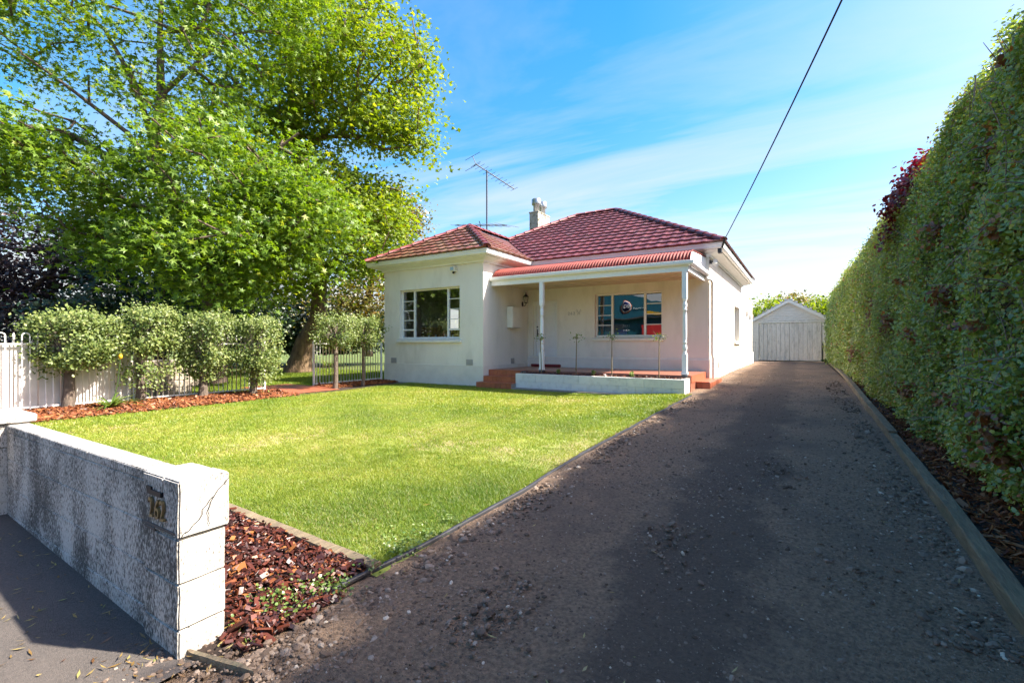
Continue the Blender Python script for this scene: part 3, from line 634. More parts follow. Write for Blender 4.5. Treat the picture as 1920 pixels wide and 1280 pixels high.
# steps with separate tiles
def step(x0, x1, y0, y1, z0, z1, ntx, side=None, nts=0):
    mb = MB(); mb.box(x0, x1, y0, y1, z0 - .1, z1 - .012); st = mb.build('step', 'concrete', house)
    def t(a0, a1, b0, b1, c0, c1): q = MB(); q.box(a0, a1, b0, b1, c0, c1, .003); q.build('tile', 'terracotta', st)
    w = (x1 - x0) / ntx
    for i in range(ntx):
        t(x0 + i * w + .002, x0 + (i + 1) * w - .002, y0 - .014, y0 - .002, z0 - .02, z1 - .016)
        t(x0 + i * w + .002, x0 + (i + 1) * w - .002, y0 - .018, y1 - .002, z1 - .0125, z1)
    if side:
        w = (y1 - y0) / nts
        for i in range(nts): t(x1 + .002, x1 + .014, y0 + i * w + .002, y0 + (i + 1) * w - .002, z0 - .02, z1 - .016)
step(BX1 - .06, -6.45, 10.40, 10.637, .20, .355, 7)
step(BX1 + .014, -6.45, 10.64, 10.90, .20, .51, 7)
step(BX1 + .014, -6.45, 10.90, 11.166, .20, FZ + .001, 7)
step(-2.13, -1.83, 11.75, 13.6, .30, .50, 2, True, 10)
q = MB(); 
stq = None
mb = MB(); mb.box(-2.138, -2.128, 11.2, 13.09, .5, FZ - .005); mb.build('porch_edge', 'terracotta', house)
mb = MB(); mb.box(-6.45, -2.0, 10.42, 10.60, .10, .245, .004); mb.box(BX0 - .1, -7.6, 10.45, 10.632, .05, .205); mb.build('paving_strip', 'concrete', house)

# fittings on the walls
def louvre(c, n, w=.21, h=.15):
    mb = MB(); cx, cy, cz = c
    M = frontM(0) if n == 'f' else None
    for k_ in range(5):
        z = cz + k_ * h / 5
        if n == 'f': mb.box(cx, cx + w, cy - .012, cy - .001, z, z + h / 5 - .008)
        else: mb.box(cx + .001, cx + .012, cy, cy + w, z, z + h / 5 - .008)
    if n == 'f': mb.box(cx - .01, cx + w + .01, cy - .005, cy - .0005, cz - .012, cz + h + .005)
    else: mb.box(cx + .0005, cx + .005, cy - .01, cy + w + .01, cz - .012, cz + h + .005)
    mb.build('wall_vent', 'vent_grey', house)
louvre((-11.05, BY - .009, .80), 'f'); louvre((-8.08, BY - .009, .80), 'f'); louvre((BX1, 12.1, .80), 's', .18)
for y in (14.5, 21.5, 24.0): louvre((MX1 + .04, y, .72), 's', .2)
mb = MB(); mb.box(BX1 + .002, BX1 + .2, 11.86, 12.38, 1.87, 2.50, .01); b_ = mb.build('meter_box', 'cream_trim', house)
q = MB(); q.box(BX1 + .201, BX1 + .212, 11.885, 12.355, 1.895, 2.475, .003); q.build('box_door', 'cream_trim', b_)
lx, ly, lz = BX1, 12.78, 2.62       # coach lamp
mb = MB(); mb.lathe([(.05, 0), (.05, .015)], 10); mb.v = [(lx + .002 + z, ly + x, lz + .02 + y * 1.6) for x, y, z in mb.v]
mb.tube([(lx + .01, ly, lz), (lx + .07, ly, lz - .04), (lx + .13, ly, lz + .0), (lx + .13, ly, lz + .04)], .011, 6)
mb.lathe([(.03, .04), (.055, .05), (.058, .06), (.05, .065)], 6, (lx + .13, ly, lz)); mb.lathe([(.095, .235), (.10, .245), (.05, .30), (.018, .33), (.018, .35), (.008, .385)], 6, (lx + .13, ly, lz))
for k_ in range(6):
    t_ = 2 * math.pi * k_ / 6; mb.tube([(lx + .13 + .052 * math.cos(t_), ly + .052 * math.sin(t_), lz + .06), (lx + .13 + .085 * math.cos(t_), ly + .085 * math.sin(t_), lz + .24)], .006, 4)
lamp = mb.build('wall_lamp', 'dark_metal', house)
q = MB(); q.lathe([(.046, .062), (.078, .236)], 6, (lx + .13, ly, lz)); q.build('lamp_glass', 'lamp_glass', lamp)
mb = MB(); mb.box(-8.58, -8.42, BY - .13, BY - .001, 3.46, 3.60, .012); s_ = mb.build('alarm_box', 'cream_trim', house)
q = MB(); q.box(-8.57, -8.46, BY - .142, BY - .131, 3.49, 3.585, .003); q.build('lens', 'sensor_blue', s_); q = MB(); q.lathe([(.03, 0), (.04, .02), (.035, .05)], 10, (-8.5, BY - .07, 3.405)); q.build('sensor', 'black_plastic', s_)
mb = MB(); X_ = MX1 + .045; Y_ = MY + .06                     # downpipe at the corner
mb.tube([(VX1 - .02, MY - .06, 3.17), (MX1 - .02, MY - .07, 3.07), (X_ + .02, MY - .05, 3.05), (X_ + .03, Y_, 2.98), (X_ + .03, Y_, 1.12), (X_ + .055, Y_, 1.0), (X_ + .055, Y_, .34)], .036, 10); mb.build('downpipe', 'cream_trim', house)
mb = MB(); mb.tube([(MX1 + .02, MY - .04, 3.0), (MX1 + .02, MY - .045, .5)], .012, 6); mb.build('conduit', 'cream_trim', house)
mb = MB(); mb.box(MX1 + .002, MX1 + .05, 13.22, 13.34, 3.50, 3.60, .006); mb.tube([(MX1 + .05, 13.28, 3.55), (MX1 + .12, 13.2, 3.54)], .015, 6); sc_ = mb.build('security_light', 'black_plastic', house)
for (a_, b_) in (((MX1 + .12, 13.22, 3.56), (MX1 + .17, 13.08, 3.53)), ((MX1 + .10, 13.27, 3.50), (MX1 + .19, 13.2, 3.44))):
    q = MB(); q.tube([a_, b_], [.035, .055], 12); q.build('spot_head', 'white_paint', sc_)
mb = MB(); mb.tube([(HX1 - .03, HY0 + .03, 3.80), (HX1 + .03, HY0 - .03, 3.99)], .025, 8); mb.box(HX1 - .14, HX1 - .05, HY0 + .06, HY0 + .20, 3.68, 3.80, .01); mb.build('cable_bracket', 'black_plastic', house)
for (y, z) in ((23.0, 2.6), (24.4, 2.5)): q = MB(); q.box(MX1 - .019, MX1 + .05, y, y + .16, z, z + .22, .01); q.build('wall_box', 'vent_grey', house)
# overhead service cable
A_, B_ = V3((HX1 + .03, HY0 - .03, 3.98)), V3((4.6, -8.5, 8.4)); pts = []
for k_ in range(25):
    t_ = k_ / 24; p = A_.lerp(B_, t_); p.z -= .5 * 4 * t_ * (1 - t_); pts.append(p)
tag(MB().tube(pts, .011, 6).build('service_cable', 'cable'), 'black overhead cable running up from the roof corner', 'cable')

# things behind the glass
def bench(x, y):
    b = empty('timber_bench', (x, y, .7), 'dark red timber bench seen through the bay window', 'bench')
    MB().box(x - .05, x + .75, y, y + .05, 1.0, 1.93, .01).build('end_panel', 'bench_wood', b)
    MB().box(x + .75, x + 2.15, y + .02, y + .06, 1.55, 1.82, .01).build('back_rail', 'bench_wood', b)
    MB().box(x + .68, x + .78, y - .02, y + .08, .7, 1.98, .01).build('post', 'bench_wood', b)
    for k_ in range(6): MB().box(x + .86 + k_ * .22, x + .98 + k_ * .22, y + .03, y + .05, .75, 1.55).build('slat', 'bench_wood', b)
    MB().box(x - .05, x + 2.15, y + .06, y + .5, 1.05, 1.12, .01).build('seat', 'bench_wood', b)
bench(-10.55, 11.5)
lab = ['leftmost', 'second', 'third', 'fourth', 'rightmost']
for k_, x in enumerate((-9.72, -9.45, -9.08, -8.78, -8.52)):
    tag(MB().lathe([(.024, 0), (.03, .10), (.027, .10), (.022, .01)], 10, (x, BY + .26, 1.56)).build('cup', 'cup_white'), f'{lab[k_]} of the five white cups inside the bay window', 'cup', 'cups on the inner sill of the bay window')
tag(MB().box(BX0 + .3, BX1 - .3, BY + .22, BY + .33, 1.53, 1.558).build('window_board', 'bench_wood'), 'timber board inside the bay window under the cups', 'shelf')
tag(MB().box(-4.60, -4.34, MY + .24, MY + .27, 1.66, 1.80, .008).box(-4.50, -4.44, MY + .24, MY + .28, 1.58, 1.67).build('small_pennant', 'purple_cloth'), 'small blue and purple pennant behind the verandah window', 'pennant')
tag(MB().box(-5.12, -4.5, MY + .5, MY + .9, .7, 1.98, .02).build('cabinet', 'bench_wood'), 'brown cabinet behind the verandah window', 'cabinet')
# ------------------------------------------------------------------ antenna on the roof
an = empty('television_antenna', (bxm, 13.6, bz), 'tall roof mast with two ribbed television aerials above the bay roof', 'antenna')
ax_, ay_ = bxm, 13.6
MB().tube([(ax_, ay_, bz - .05), (ax_, ay_, 7.50)], .028, 8).build('mast', 'antenna_metal', an)
RT = V3((.8508, .5255, 0)); FW = V3((-.5255, .8508, 0))
def aerial(c, d, e_, L0, L1, n, w0, w1, name):
    d, e_ = d.normalized(), e_.normalized(); b_ = MB().tube([c + d * L0, c + d * L1], .018, 6).build(name, 'antenna_metal', an)
    for k_ in range(n):
        t_ = k_ / (n - 1); p = c + d * (L0 + (L1 - L0) * t_); w = w0 + (w1 - w0) * t_
        MB().tube([p - e_ * w, p + e_ * w], .007, 4).build('rod', 'antenna_metal', b_)
    return b_
top = V3((ax_, ay_, 7.46))
b1 = aerial(top, RT * .80 + FW * .30 + V3((0, 0, -.42)), RT * .72 - FW * .55 + V3((0, 0, .18)), -.45, 1.15, 11, .24, .16, 'boom')
q0 = top + (RT * .80 + FW * .30 + V3((0, 0, -.42))).normalized() * -.45
e2 = (RT * .75 - FW * .5 + V3((0, 0, .2))).normalized()
for dz in (.28, -.10):
    qm = MB().tube([q0, q0 + V3((-.10, -.05, dz))], .012, 5).tube([q0 + V3((-.10, -.05, dz)) - e2 * .34, q0 + V3((-.10, -.05, dz)) + e2 * .34], .009, 4); qm.build('reflector', 'antenna_metal', an)
low = V3((ax_, ay_, 5.56))
b2 = aerial(low, RT, FW * .8 + RT * .45 + V3((0, 0, .12)), -1.12, .72, 8, .25, .85, 'boom')
MB().tube([low + V3((-.26, -.1, .16)), low + V3((-.2, -.1, .0)), low + V3((-.24, -.1, -.16))], .016, 5).build('dipole', 'antenna_metal', an)

# ------------------------------------------------------------------ planter in front of the verandah
PX0, PX1, PY0, PY1, PZ = -6.44, -2.16, 10.60, 11.165, .615
pl = empty('planter', ((PX0 + PX1) / 2, PY0, .2), 'low white painted block planter along the verandah front', 'planter')
MB().box(PX0 + .02, PX1 - .02, PY0 + .02, PY0 + .085, .15, PZ - .005).box(PX1 - .085, PX1 - .02, PY0 + .09, PY1, .15, PZ - .005).build('core', 'block_white', pl)
for r in range(2):
    z0 = .205 + r * .205; xs_ = [PX0] + list(np.arange(PX0 + (.4 if r == 0 else .2), PX1 - .1, .4)) + [PX1]
    for i in range(len(xs_) - 1):
        g_ = .006 if abs(xs_[i] - (PX0 + 1.2)) < .02 and False else .0015
        MB().box(xs_[i] + g_, xs_[i + 1] - g_, PY0 + random.uniform(0, .003), PY0 + .1, z0 + .0015, z0 + .2035, .004).build('block', 'block_white', pl)
    MB().box(PX1 - .1, PX1 + random.uniform(-.002, .002), PY0 + .103, PY1, z0 + .0015, z0 + .2035, .004).build('block', 'block_white', pl)
MB().box(PX0 + .003, PX1 - .1, PY0 + .101, PY1 - .002, .3, PZ - .02).build('soil', 'soil', pl)
# ------------------------------------------------------------------ chips, stones
def chip_mesh(name, pts, size, m, flat=.25, tilt=.5, elong=2.2):
    N = len(pts); tv_ = [(-.5, -.5, -.5), (.5, -.4, -.5), (.45, .5, -.5), (-.5, .4, -.5), (-.4, -.5, .5), (.5, -.5, .4), (.5, .4, .5), (-.45, .5, .5)]
    tf_ = [(0, 1, 5), (0, 5, 4), (1, 2, 6), (1, 6, 5), (2, 3, 7), (2, 7, 6), (3, 0, 4), (3, 4, 7), (4, 5, 6), (4, 6, 7)]
    s = size * rng.lognormal(0, .4, N); sc = np.stack([s * rng.uniform(1, elong, N), s * rng.uniform(.5, 1, N), s * flat * rng.uniform(.5, 1.3, N)], 1)
    val = rng.random(N) ** 1.1
    v, f, c = scatter(tv_, tf_, pts, rot_rand(N, spread=tilt), sc, val)
    return np_mesh(name, v, f, m, c)
def spread(n, x0, x1, y0, y1, dz=0.0, jz=.02):
    x = rng.uniform(x0, x1, n); y = rng.uniform(y0, y1, n); return np.stack([x, y, G(x, y) + dz + rng.uniform(0, jz, n)], 1)
p = np.stack([rng.uniform(PX0 + .05, PX1 - .12, 900), rng.uniform(PY0 + .11, PY1 - .03, 900), PZ - .015 + rng.uniform(0, .035, 900)], 1)
tag(place('bark_mulch', chip_mesh('bark_mulch', p, .022, 'bark_chip')), 'dark bark mulch filling the white planter', 'mulch', kind='stuff')
p = np.concatenate([spread(6500, -4.6, -2.24, 1.2, 1.96, .01, .045), spread(500, -2.33, -2.12, 1.15, 1.7, .008, .02)])
tag(place('bark_mulch', chip_mesh('bark_mulch', p, .018, 'bark_chip', .3)), 'red brown bark mulch beside the end pillar of the street wall', 'mulch', kind='stuff')
p = spread(7000, -11.5, -10.05, 1.0, 6.8, .012, .03); p2 = spread(2200, -11.5, -10.6, 8.1, 10.5, .012, .03)
tag(place('bark_mulch', chip_mesh('bark_mulch', np.concatenate([p, p2]), .03, 'chip_orange')), 'orange bark mulch along the picket fence', 'mulch', kind='stuff')
p = np.concatenate([spread(4500, 1.0, 1.6, 3.0, 9, .035, .03), spread(2500, 1.05, 1.6, 9, 24, .035, .03)])
tag(place('bark_mulch', chip_mesh('bark_mulch', p, .016, 'chip_orange', .25, .5, 4)), 'brown bark litter under the tall hedge', 'mulch', kind='stuff')
ICO = None
bm = bmesh.new(); bmesh.ops.create_icosphere(bm, subdivisions=1, radius=.5); bm.verts.ensure_lookup_table()
ICO = ([tuple(v.co * random.uniform(.8, 1.15)) for v in bm.verts], [tuple(v.index for v in f.verts) for f in bm.faces]); bm.free()
def stones(pts, size, sig=.5):
    N = len(pts); s = size * rng.lognormal(0, sig, N); s = np.minimum(s, size * 4)
    sc = np.stack([s * rng.uniform(.8, 1.4, N), s * rng.uniform(.7, 1.1, N), s * rng.uniform(.45, .8, N)], 1)
    v, f, c = scatter(*ICO, pts, rot_rand(N, spread=.3), sc, rng.random(N)); return v, f, c
def dspread(n, x0, x1, y0, y1, pw=1.0):
    x = rng.uniform(x0, x1, n); y = y0 + (y1 - y0) * rng.random(n) ** pw
    return np.stack([x, y, G(x, y) + np.array([drive_bump(np.array([a]), np.array([b]))[0] for a, b in zip(x, y)])], 1)
OCT = ([(.5, 0, 0), (0, .42, .05), (-.5, .06, 0), (.05, -.45, 0), (.04, .03, .5), (0, 0, -.5)], [(0, 1, 4), (1, 2, 4), (2, 3, 4), (3, 0, 4), (1, 0, 5), (2, 1, 5), (3, 2, 5), (0, 3, 5)])
def grit(pts, size):
    N = len(pts); s = np.minimum(size * rng.lognormal(0, .5, N), size * 3.5); sc = np.stack([s * rng.uniform(.8, 1.6, N), s * rng.uniform(.7, 1.1, N), s * rng.uniform(.5, .9, N)], 1)
    return scatter(*OCT, pts, rot_rand(N, spread=.3), sc, rng.random(N))
sets = [grit(dspread(26000, -2.28, .9, .2, 6, 1.3), .008), grit(dspread(8000, -2.28, .9, 4, 18, 1.7), .013), stones(dspread(1500, -2.2, .85, .5, 7, 1.2), .013), stones(dspread(60, -2.2, .8, .6, 6), .022)]
for cx_, cy_, n__ in ((-1.35, 2.0, 260), (-1.05, 1.25, 200), (-.75, 3.2, 160), (.25, 3.4, 90), (-.2, 5.2, 120)):
    xx = cx_ + rng.normal(0, .13, n__); yy = cy_ + rng.normal(0, .22, n__); sets.append(stones(np.stack([xx, yy, G(xx, yy) + .006], 1), .015, .45))
n_ = 2200; yy = 1.1 + 9 * rng.random(n_) ** 1.7; xx = -2.10 + np.abs(rng.normal(0, .17, n_)) + np.interp(yy, [1, 3, 10], [.0, .04, .14])
sets.append(stones(np.stack([xx, yy, G(xx, yy) + .004], 1), .020, .45))
n_ = 1300; yy = 2.8 + 12 * rng.random(n_) ** 1.6; xx = .82 - np.abs(rng.normal(0, .16, n_)); sets.append(stones(np.stack([xx, yy, G(xx, yy) + .004], 1), .022, .45))
n_ = 900; xx = rng.uniform(-2.5, -1.6, n_); yy = 1.0 + rng.normal(0, .22, n_); sets.append(stones(np.stack([xx, yy, G(xx, yy) + .006], 1), .013, .5))
off = 0; V_, F_, C_ = [], [], []
for v, f, c in sets: V_.append(v); F_.append(f + off); C_.append(c); off += len(v)
tag(place('gravel', np_mesh('gravel', np.concatenate(V_), np.concatenate(F_), 'stone', np.concatenate(C_))), 'loose gravel stones scattered over the driveway', 'gravel', kind='stuff')
# leaf litter on the footpath and the drive
p = np.concatenate([spread(320, -4.8, -2.2, -.2, .98, .012, .004), spread(160, -2.0, .8, .8, 8, .02, .004), spread(130, -9, -2.3, 2.2, 10, .035, .01), spread(60, -2.6, -2.1, .6, 1.3, .02, .01)])
N = len(p); v, f, c = scatter(*LEAF2, p, rot_rand(N, spread=.15), np.stack([rng.uniform(.006, .022, N), rng.uniform(.02, .065, N), np.full(N, .04)], 1), rng.random(N))
tag(place('leaf_litter', np_mesh('leaf_litter', v, f, 'litter', c)), 'fallen yellow leaves and straws on the ground', 'leaf litter', kind='stuff')

# ------------------------------------------------------------------ street wall
sw_ = empty('street_wall', (-3.7, 1.05, .0), 'mildewed white block street wall with end pillars and a letter slot', 'wall')
WX0, WX1, WY0, WY1, WT = -5.06, -2.68, 1.0, 1.11, .79
MB().box(WX0, WX1, WY0 + .007, WY1 - .012, -.05, WT - .02).build('core', 'mildew_block', sw_)
courses = [(-.02, .13), (.13, .335), (.335, .54), (.54, .74)]
for r, (z0, z1) in enumerate(courses):
    xs_ = [WX0] + list(np.arange(WX0 + (.39 if r % 2 == 0 else .195), WX1 - .12, .39)) + [WX1]
    for i in range(len(xs_) - 1): MB().box(xs_[i] + .0025, xs_[i + 1] - .0025, WY0 + random.uniform(0, .003), WY1, z0 + .003, z1 - .003, .004).build('block', 'mildew_block', sw_)
for i, (a, b) in enumerate(((WX0, -4.25), (-4.25, -3.45), (-3.45, WX1))): MB().box(a + .001, b - .001, WY0 - .002, WY1 + .012, WT - .049, WT, .006).build('capping', 'mildew_block', sw_)
def rough_block(x0, x1, y0, y1, z0, z1, seed, amp=.004, name='pillar_block'):
    bm = bmesh.new(); bmesh.ops.create_cube(bm, size=1)
    for v in bm.verts: v.co = V3(((x0 + x1) / 2 + v.co.x * (x1 - x0), (y0 + y1) / 2 + v.co.y * (y1 - y0), (z0 + z1) / 2 + v.co.z * (z1 - z0)))
    bmesh.ops.bevel(bm, geom=bm.edges[:], offset=.007, segments=2, affect='EDGES')
    bmesh.ops.subdivide_edges(bm, edges=[e for e in bm.edges if e.calc_length() > .05], cuts=3, use_grid_fill=True)
    for v in bm.verts: v.co += V3((mnoise.noise(v.co * 9 + V3((seed, 0, 0))), mnoise.noise(v.co * 9 + V3((0, seed, 0))), mnoise.noise(v.co * 9 + V3((0, 0, seed))))) * amp
    mb = MB(); bm.verts.index_update(); mb.add([v.co for v in bm.verts], [[v.index for v in f.verts] for f in bm.faces]); bm.free()
    return mb.build(name, 'mildew_block', sw_)
# end pillar; the top block has the letter slot and a cracked corner
px0, px1, py0, py1 = -2.678, -2.335, .985, 1.185
for i, (z0, z1) in enumerate(((-.05, .13), (.131, .335), (.336, .535))): rough_block(px0, px1, py0, py1, z0, z1, i * 3.3)
tb = rough_block(px0 + .0, px1 - .14, py0 - .004, py1 + .01, .537, .79, 11.0); tag(tb, 'top block of the end pillar with the letter slot')
rough_block(px1 - .136, px1 + .012, py0 - .004, py1 + .012, .54, .792, 13.0)
MB().box(px0 + .06, px0 + .20, py0 - .012, py0 + .02, .700, .722).box(px0 + .05, px0 + .10, py0 - .011, py0 + .02, .72, .734).build('letter_slot', 'black_plastic', sw_)
MB().box(px0 + .015, px1 - .02, py0 - .009, py0 - .003, .552, .566, .002).box(px0 + .03, px0 + .13, py0 - .009, py0 - .003, .535, .55, .002).build('mortar_scar', 'asphalt', sw_)
def crack(pts):
    mb = MB(); q = [V3(p) for p in pts]
    for i in range(len(q) - 1):
        d = (q[i + 1] - q[i]); w = .0018; n = V3((0, -d.z, d.y)).normalized() * w
        mb.add([q[i] - n, q[i + 1] - n * .8, q[i + 1] + n * .8, q[i] + n], [(0, 1, 2, 3)])
    mb.build('crack', 'black_plastic', sw_, fix=False)
cx_ = px1 + .0175
crack([(cx_, .987, .545), (cx_, 1.004, .566), (cx_, 1.022, .569), (cx_, 1.040, .592), (cx_, 1.062, .604), (cx_, 1.075, .624), (cx_, 1.079, .652), (cx_, 1.094, .662), (cx_, 1.112, .689), (cx_, 1.126, .694), (cx_, 1.145, .722), (cx_, 1.168, .738), (cx_, 1.192, .765)])
crack([(cx_, 1.126, .694), (cx_, 1.112, .672), (cx_, 1.108, .655), (cx_, 1.098, .632), (cx_, 1.104, .612), (cx_, 1.100, .590), (cx_, 1.108, .566)])
for k_, chn in enumerate('262'):
    me = text_mesh(chn, .132, .006, 'bronze'); place('numeral', me, sw_, Matrix.Translation((px0 + .118 + k_ * .054, py0 - .012, .60)) @ Matrix.Diagonal((.72, 1, 1, 1)) @ Matrix.Rotation(R(90), 4, 'X') @ Matrix.Rotation(R((8, -4, 3)[k_]), 4, 'Z'))
# left pillar
for i, (z0, z1) in enumerate(((.0, .22), (.221, .42), (.421, .62), (.621, .80))): rough_block(-5.42, -5.063, .76, 1.13, z0, z1, 20 + i)
rough_block(-5.45, -5.035, .73, 1.16, .801, .86, 30, name='pillar_cap')

# ------------------------------------------------------------------ timber edging
def sleeper(x0, x1, y0, y1, h, label, group=None, dz=0, seed=0, horizontal='y'):
    """one weathered board following the ground"""
    mb = MB(); n = 10; vs_ = []
    for i in range(n + 1):
        t_ = i / n
        if horizontal == 'y': cx = x0[0] + (x0[1] - x0[0]) * t_; cy = y0 + (y1 - y0) * t_; w = V3((x1 / 2, 0, 0))
        else: cx = x0[0] + (x0[1] - x0[0]) * t_; cy = y0; w = V3((0, x1 / 2, 0))
        z = float(G(cx, cy)) + dz; j = lambda a: mnoise.noise(V3((cx * 5 + seed, cy * 5, a))) * .008
        c_ = V3((cx, cy, 0)); wt = w * .9
        vs_ += [c_ - w + V3((j(1), j(2), z - .06)), c_ - w + V3((j(3), 0, z + h - .012 + j(4))), c_ - wt + V3((0, 0, z + h + j(5))), c_ + wt + V3((0, 0, z + h + j(6))), c_ + w + V3((j(7), 0, z + h - .012 + j(8))), c_ + w + V3((j(9), 0, z - .06))]
    fs_ = [(i * 6 + k, i * 6 + (k + 1) % 6, (i + 1) * 6 + (k + 1) % 6, (i + 1) * 6 + k) for i in range(n) for k in range(6)] + [tuple(range(6)), tuple(n * 6 + k for k in range(6))[::-1]]
    mb.add(vs_, fs_); return tag(mb.build('timber_edging', 'sleeper'), label, 'timber edging', group)
ks = [2.0, 5.0, 7.3, 9.8, 12.2, 14.8, 17.6, 20.5, 24.0, 28.6]
kx = lambda y: float(np.interp(y, [-2, 3, 20, 30], [.84, .90, 1.06, 1.12]))
nth = ['nearest', 'second', 'third', 'fourth', 'fifth', 'sixth', 'seventh', 'eighth', 'farthest']
for i in range(len(ks) - 1):
    lab_ = 'weathered timber board edging the hedge, nearest, at the lower right corner' if i == 0 else (f'weathered timber board edging the hedge, {nth[i]} from the lower right corner' if i < 8 else 'weathered timber board edging the hedge, farthest, beside the garage')
    sleeper((kx(ks[i]) + .0, kx(ks[i + 1])), .09, ks[i] + .006, ks[i + 1] - .006, random.uniform(.08, .11), lab_, 'timber boards edging the hedge', seed=i * 7)
sleeper((-3.95, -3.30), .085, 1.99, 1.99, .045, 'grey timber board edging the mulch bed, partly behind the pillar', 'timber boards edging the mulch bed', seed=50, horizontal='x')
sleeper((-3.29, -2.20), .085, 1.99, 1.99, .045, 'grey timber board edging the mulch bed, ending at the driveway corner', 'timber boards edging the mulch bed', seed=60, horizontal='x')
sleeper((-2.34, -1.99), .09, 1.02, 1.10, .03, 'short half buried timber offcut at the foot of the pillar', seed=70)
mb = MB(); pts = [(float(np.interp(y, [1.3, 3, 10.4], [-2.27, -2.13, -1.97])) + mnoise.noise((y * 1.5, 0, 3)) * .03, y) for y in np.arange(1.35, 10.4, .15)]
vs_ = []
for x, y in pts: z = float(G(x, y)); vs_ += [(x - .016, y, z - .05), (x - .017, y, z + .012), (x, y, z + .024), (x + .016, y, z + .012), (x + .016, y, z - .05)]
mb.add(vs_, [(i * 5 + k, i * 5 + k + 1, i * 5 + k + 6, i * 5 + k + 5) for i in range(len(pts) - 1) for k in range(4)], True)
tag(mb.build('lawn_edging', 'edging_black', fix=False), 'black plastic edging strip between lawn and driveway', 'edging strip')

# ------------------------------------------------------------------ grass
def blades(n, x0, x1, y0, y1, h, w, dens=None, lean=.9):
    x = rng.uniform(x0, x1, n); y = rng.uniform(y0, y1, n)
    k_ = (x < np.interp(y, [1.3, 3, 10.4], [-2.30, -2.16, -2.0])) & (y > 2.03); x, y = x[k_], y[k_]; n = len(x)
    pat = np.sin(x * 1.7 + 1.3 * np.sin(y * 1.1)) * np.sin(y * 1.9 + 1.1 * np.sin(x * .8)); pat2 = np.sin(x * 5.1 + 2 * np.sin(y * 3.3)) * np.sin(y * 4.7 + x)
    pat3 = np.sin(x * .9 - y * 1.3 + 2 * np.sin(x * .45)) + .6 * np.sin(x * 11 + 3 * np.sin(y * 7)) * np.sin(y * 13 + x * 3)
    val = np.clip(.47 + .15 * pat + .10 * pat2 + .12 * pat3 - .16 * np.exp(-(x + 2.5) ** 2 / .25) + rng.normal(0, .17, n), 0, 1); val = np.where(rng.random(n) < .025, .97, val)
    kp = rng.random(n) > .6 * smooth01(.7, 1.4, pat3); x, y, pat, val = x[kp], y[kp], pat[kp], val[kp]; n = len(x)
    hh = h * rng.uniform(.5, 1.2, n) * (1 - .25 * pat); a = rng.uniform(0, 2 * np.pi, n); l_ = rng.normal(0, lean, n)[:, None] * hh[:, None]
    b = np.stack([x, y, G(x, y) - .006], 1); s = np.stack([np.cos(a), np.sin(a), np.zeros(n)], 1) * (w / 2)
    ld = np.stack([-np.sin(a), np.cos(a), np.zeros(n)], 1) * l_ + rng.normal(0, .3, (n, 3)) * hh[:, None] * [1, 1, 0]
    t_ = b + ld + np.stack([np.zeros(n), np.zeros(n), hh], 1)
    v = np.stack([b - s, b + s, t_], 1).reshape(-1, 3); return v, np.arange(3 * n).reshape(-1, 3), val
sets = [blades(190000, -5.6, -2.0, 2.0, 4.2, .026, .0045), blades(140000, -8.5, -2.0, 4.2, 7, .027, .007), blades(45000, -8.5, -5.6, 2.0, 4.2, .032, .008), blades(130000, -10.25, -2.0, 7, 10.62, .032, .013), blades(50000, -10.25, -8.5, 2.0, 7, .032, .012)]
off = 0; V_, F_, C_ = [], [], []
for v, f, c in sets: V_.append(v); F_.append(f + off); C_.append(c); off += len(v)
tag(place('grass', np_mesh('grass', np.concatenate(V_), np.concatenate(F_), 'grass_blade', np.concatenate(C_))), 'short yellow green grass of the front lawn', 'grass', kind='stuff')
n = 60000; x = rng.uniform(-20, -11.6, n); y = rng.uniform(5.5, 14, n); a = rng.uniform(0, 6.28, n); b = np.stack([x, y, G(x, y) - .05], 1); s = np.stack([np.cos(a), np.sin(a), 0 * a], 1) * .012
t_ = b + rng.normal(0, .02, (n, 3)) * [1, 1, 0] + [0, 0, .085]
tag(place('grass', np_mesh('grass', np.stack([b - s, b + s, t_], 1).reshape(-1, 3), np.arange(3 * n).reshape(-1, 3), 'grass_blade', rng.random(n) * .7)), 'shaded grass under the big trees beyond the fence', 'grass', kind='stuff')
# clover and broad-leaved weeds in the lawn
nc = 170; cx_ = rng.uniform(-9.8, -2.4, nc); cy_ = 2.2 + 8.2 * rng.random(nc); k_ = np.repeat(np.arange(nc), 26); r_ = rng.uniform(.03, .13, nc)[k_]
x = cx_[k_] + rng.normal(0, 1, len(k_)) * r_; y = np.clip(cy_[k_] + rng.normal(0, 1, len(k_)) * r_, 2.06, 10.5); p = np.stack([x, y, G(x, y) + rng.uniform(.012, .03, len(k_))], 1)
v, f, c = scatter(*OVAL, p, rot_rand(len(k_), spread=.35), rng.uniform(.010, .024, len(k_)), rng.random(len(k_)))
tag(place('lawn_weeds', np_mesh('lawn_weeds', v, f, 'clover', c)), 'clover and small weeds mixed into the front lawn', 'weeds', kind='stuff')
# weeds along the drive edge
n = 2600; y = 1.2 + rng.random(n) ** 1.3 * 1.6; x = -2.25 + rng.normal(0, .07, n) - .18 * np.exp(-((y - 1.45) / .2) ** 2) * rng.random(n); cl = np.sin(y * 9) * .5 + np.sin(y * 23) * .5
k_ = cl + rng.normal(0, .35, n) > .1; x, y = x[k_], y[k_]; n = len(x); p = np.stack([x, y, G(x, y) + rng.uniform(.005, .07, n)], 1)
v, f, c = scatter(*OVAL, p, rot_rand(n, spread=.6), rng.uniform(.012, .03, n), rng.random(n))
tag(place('weeds', np_mesh('weeds', v, f, 'weed_leaf', c)), 'low green weeds growing along the black edging strip', 'weeds', kind='stuff')

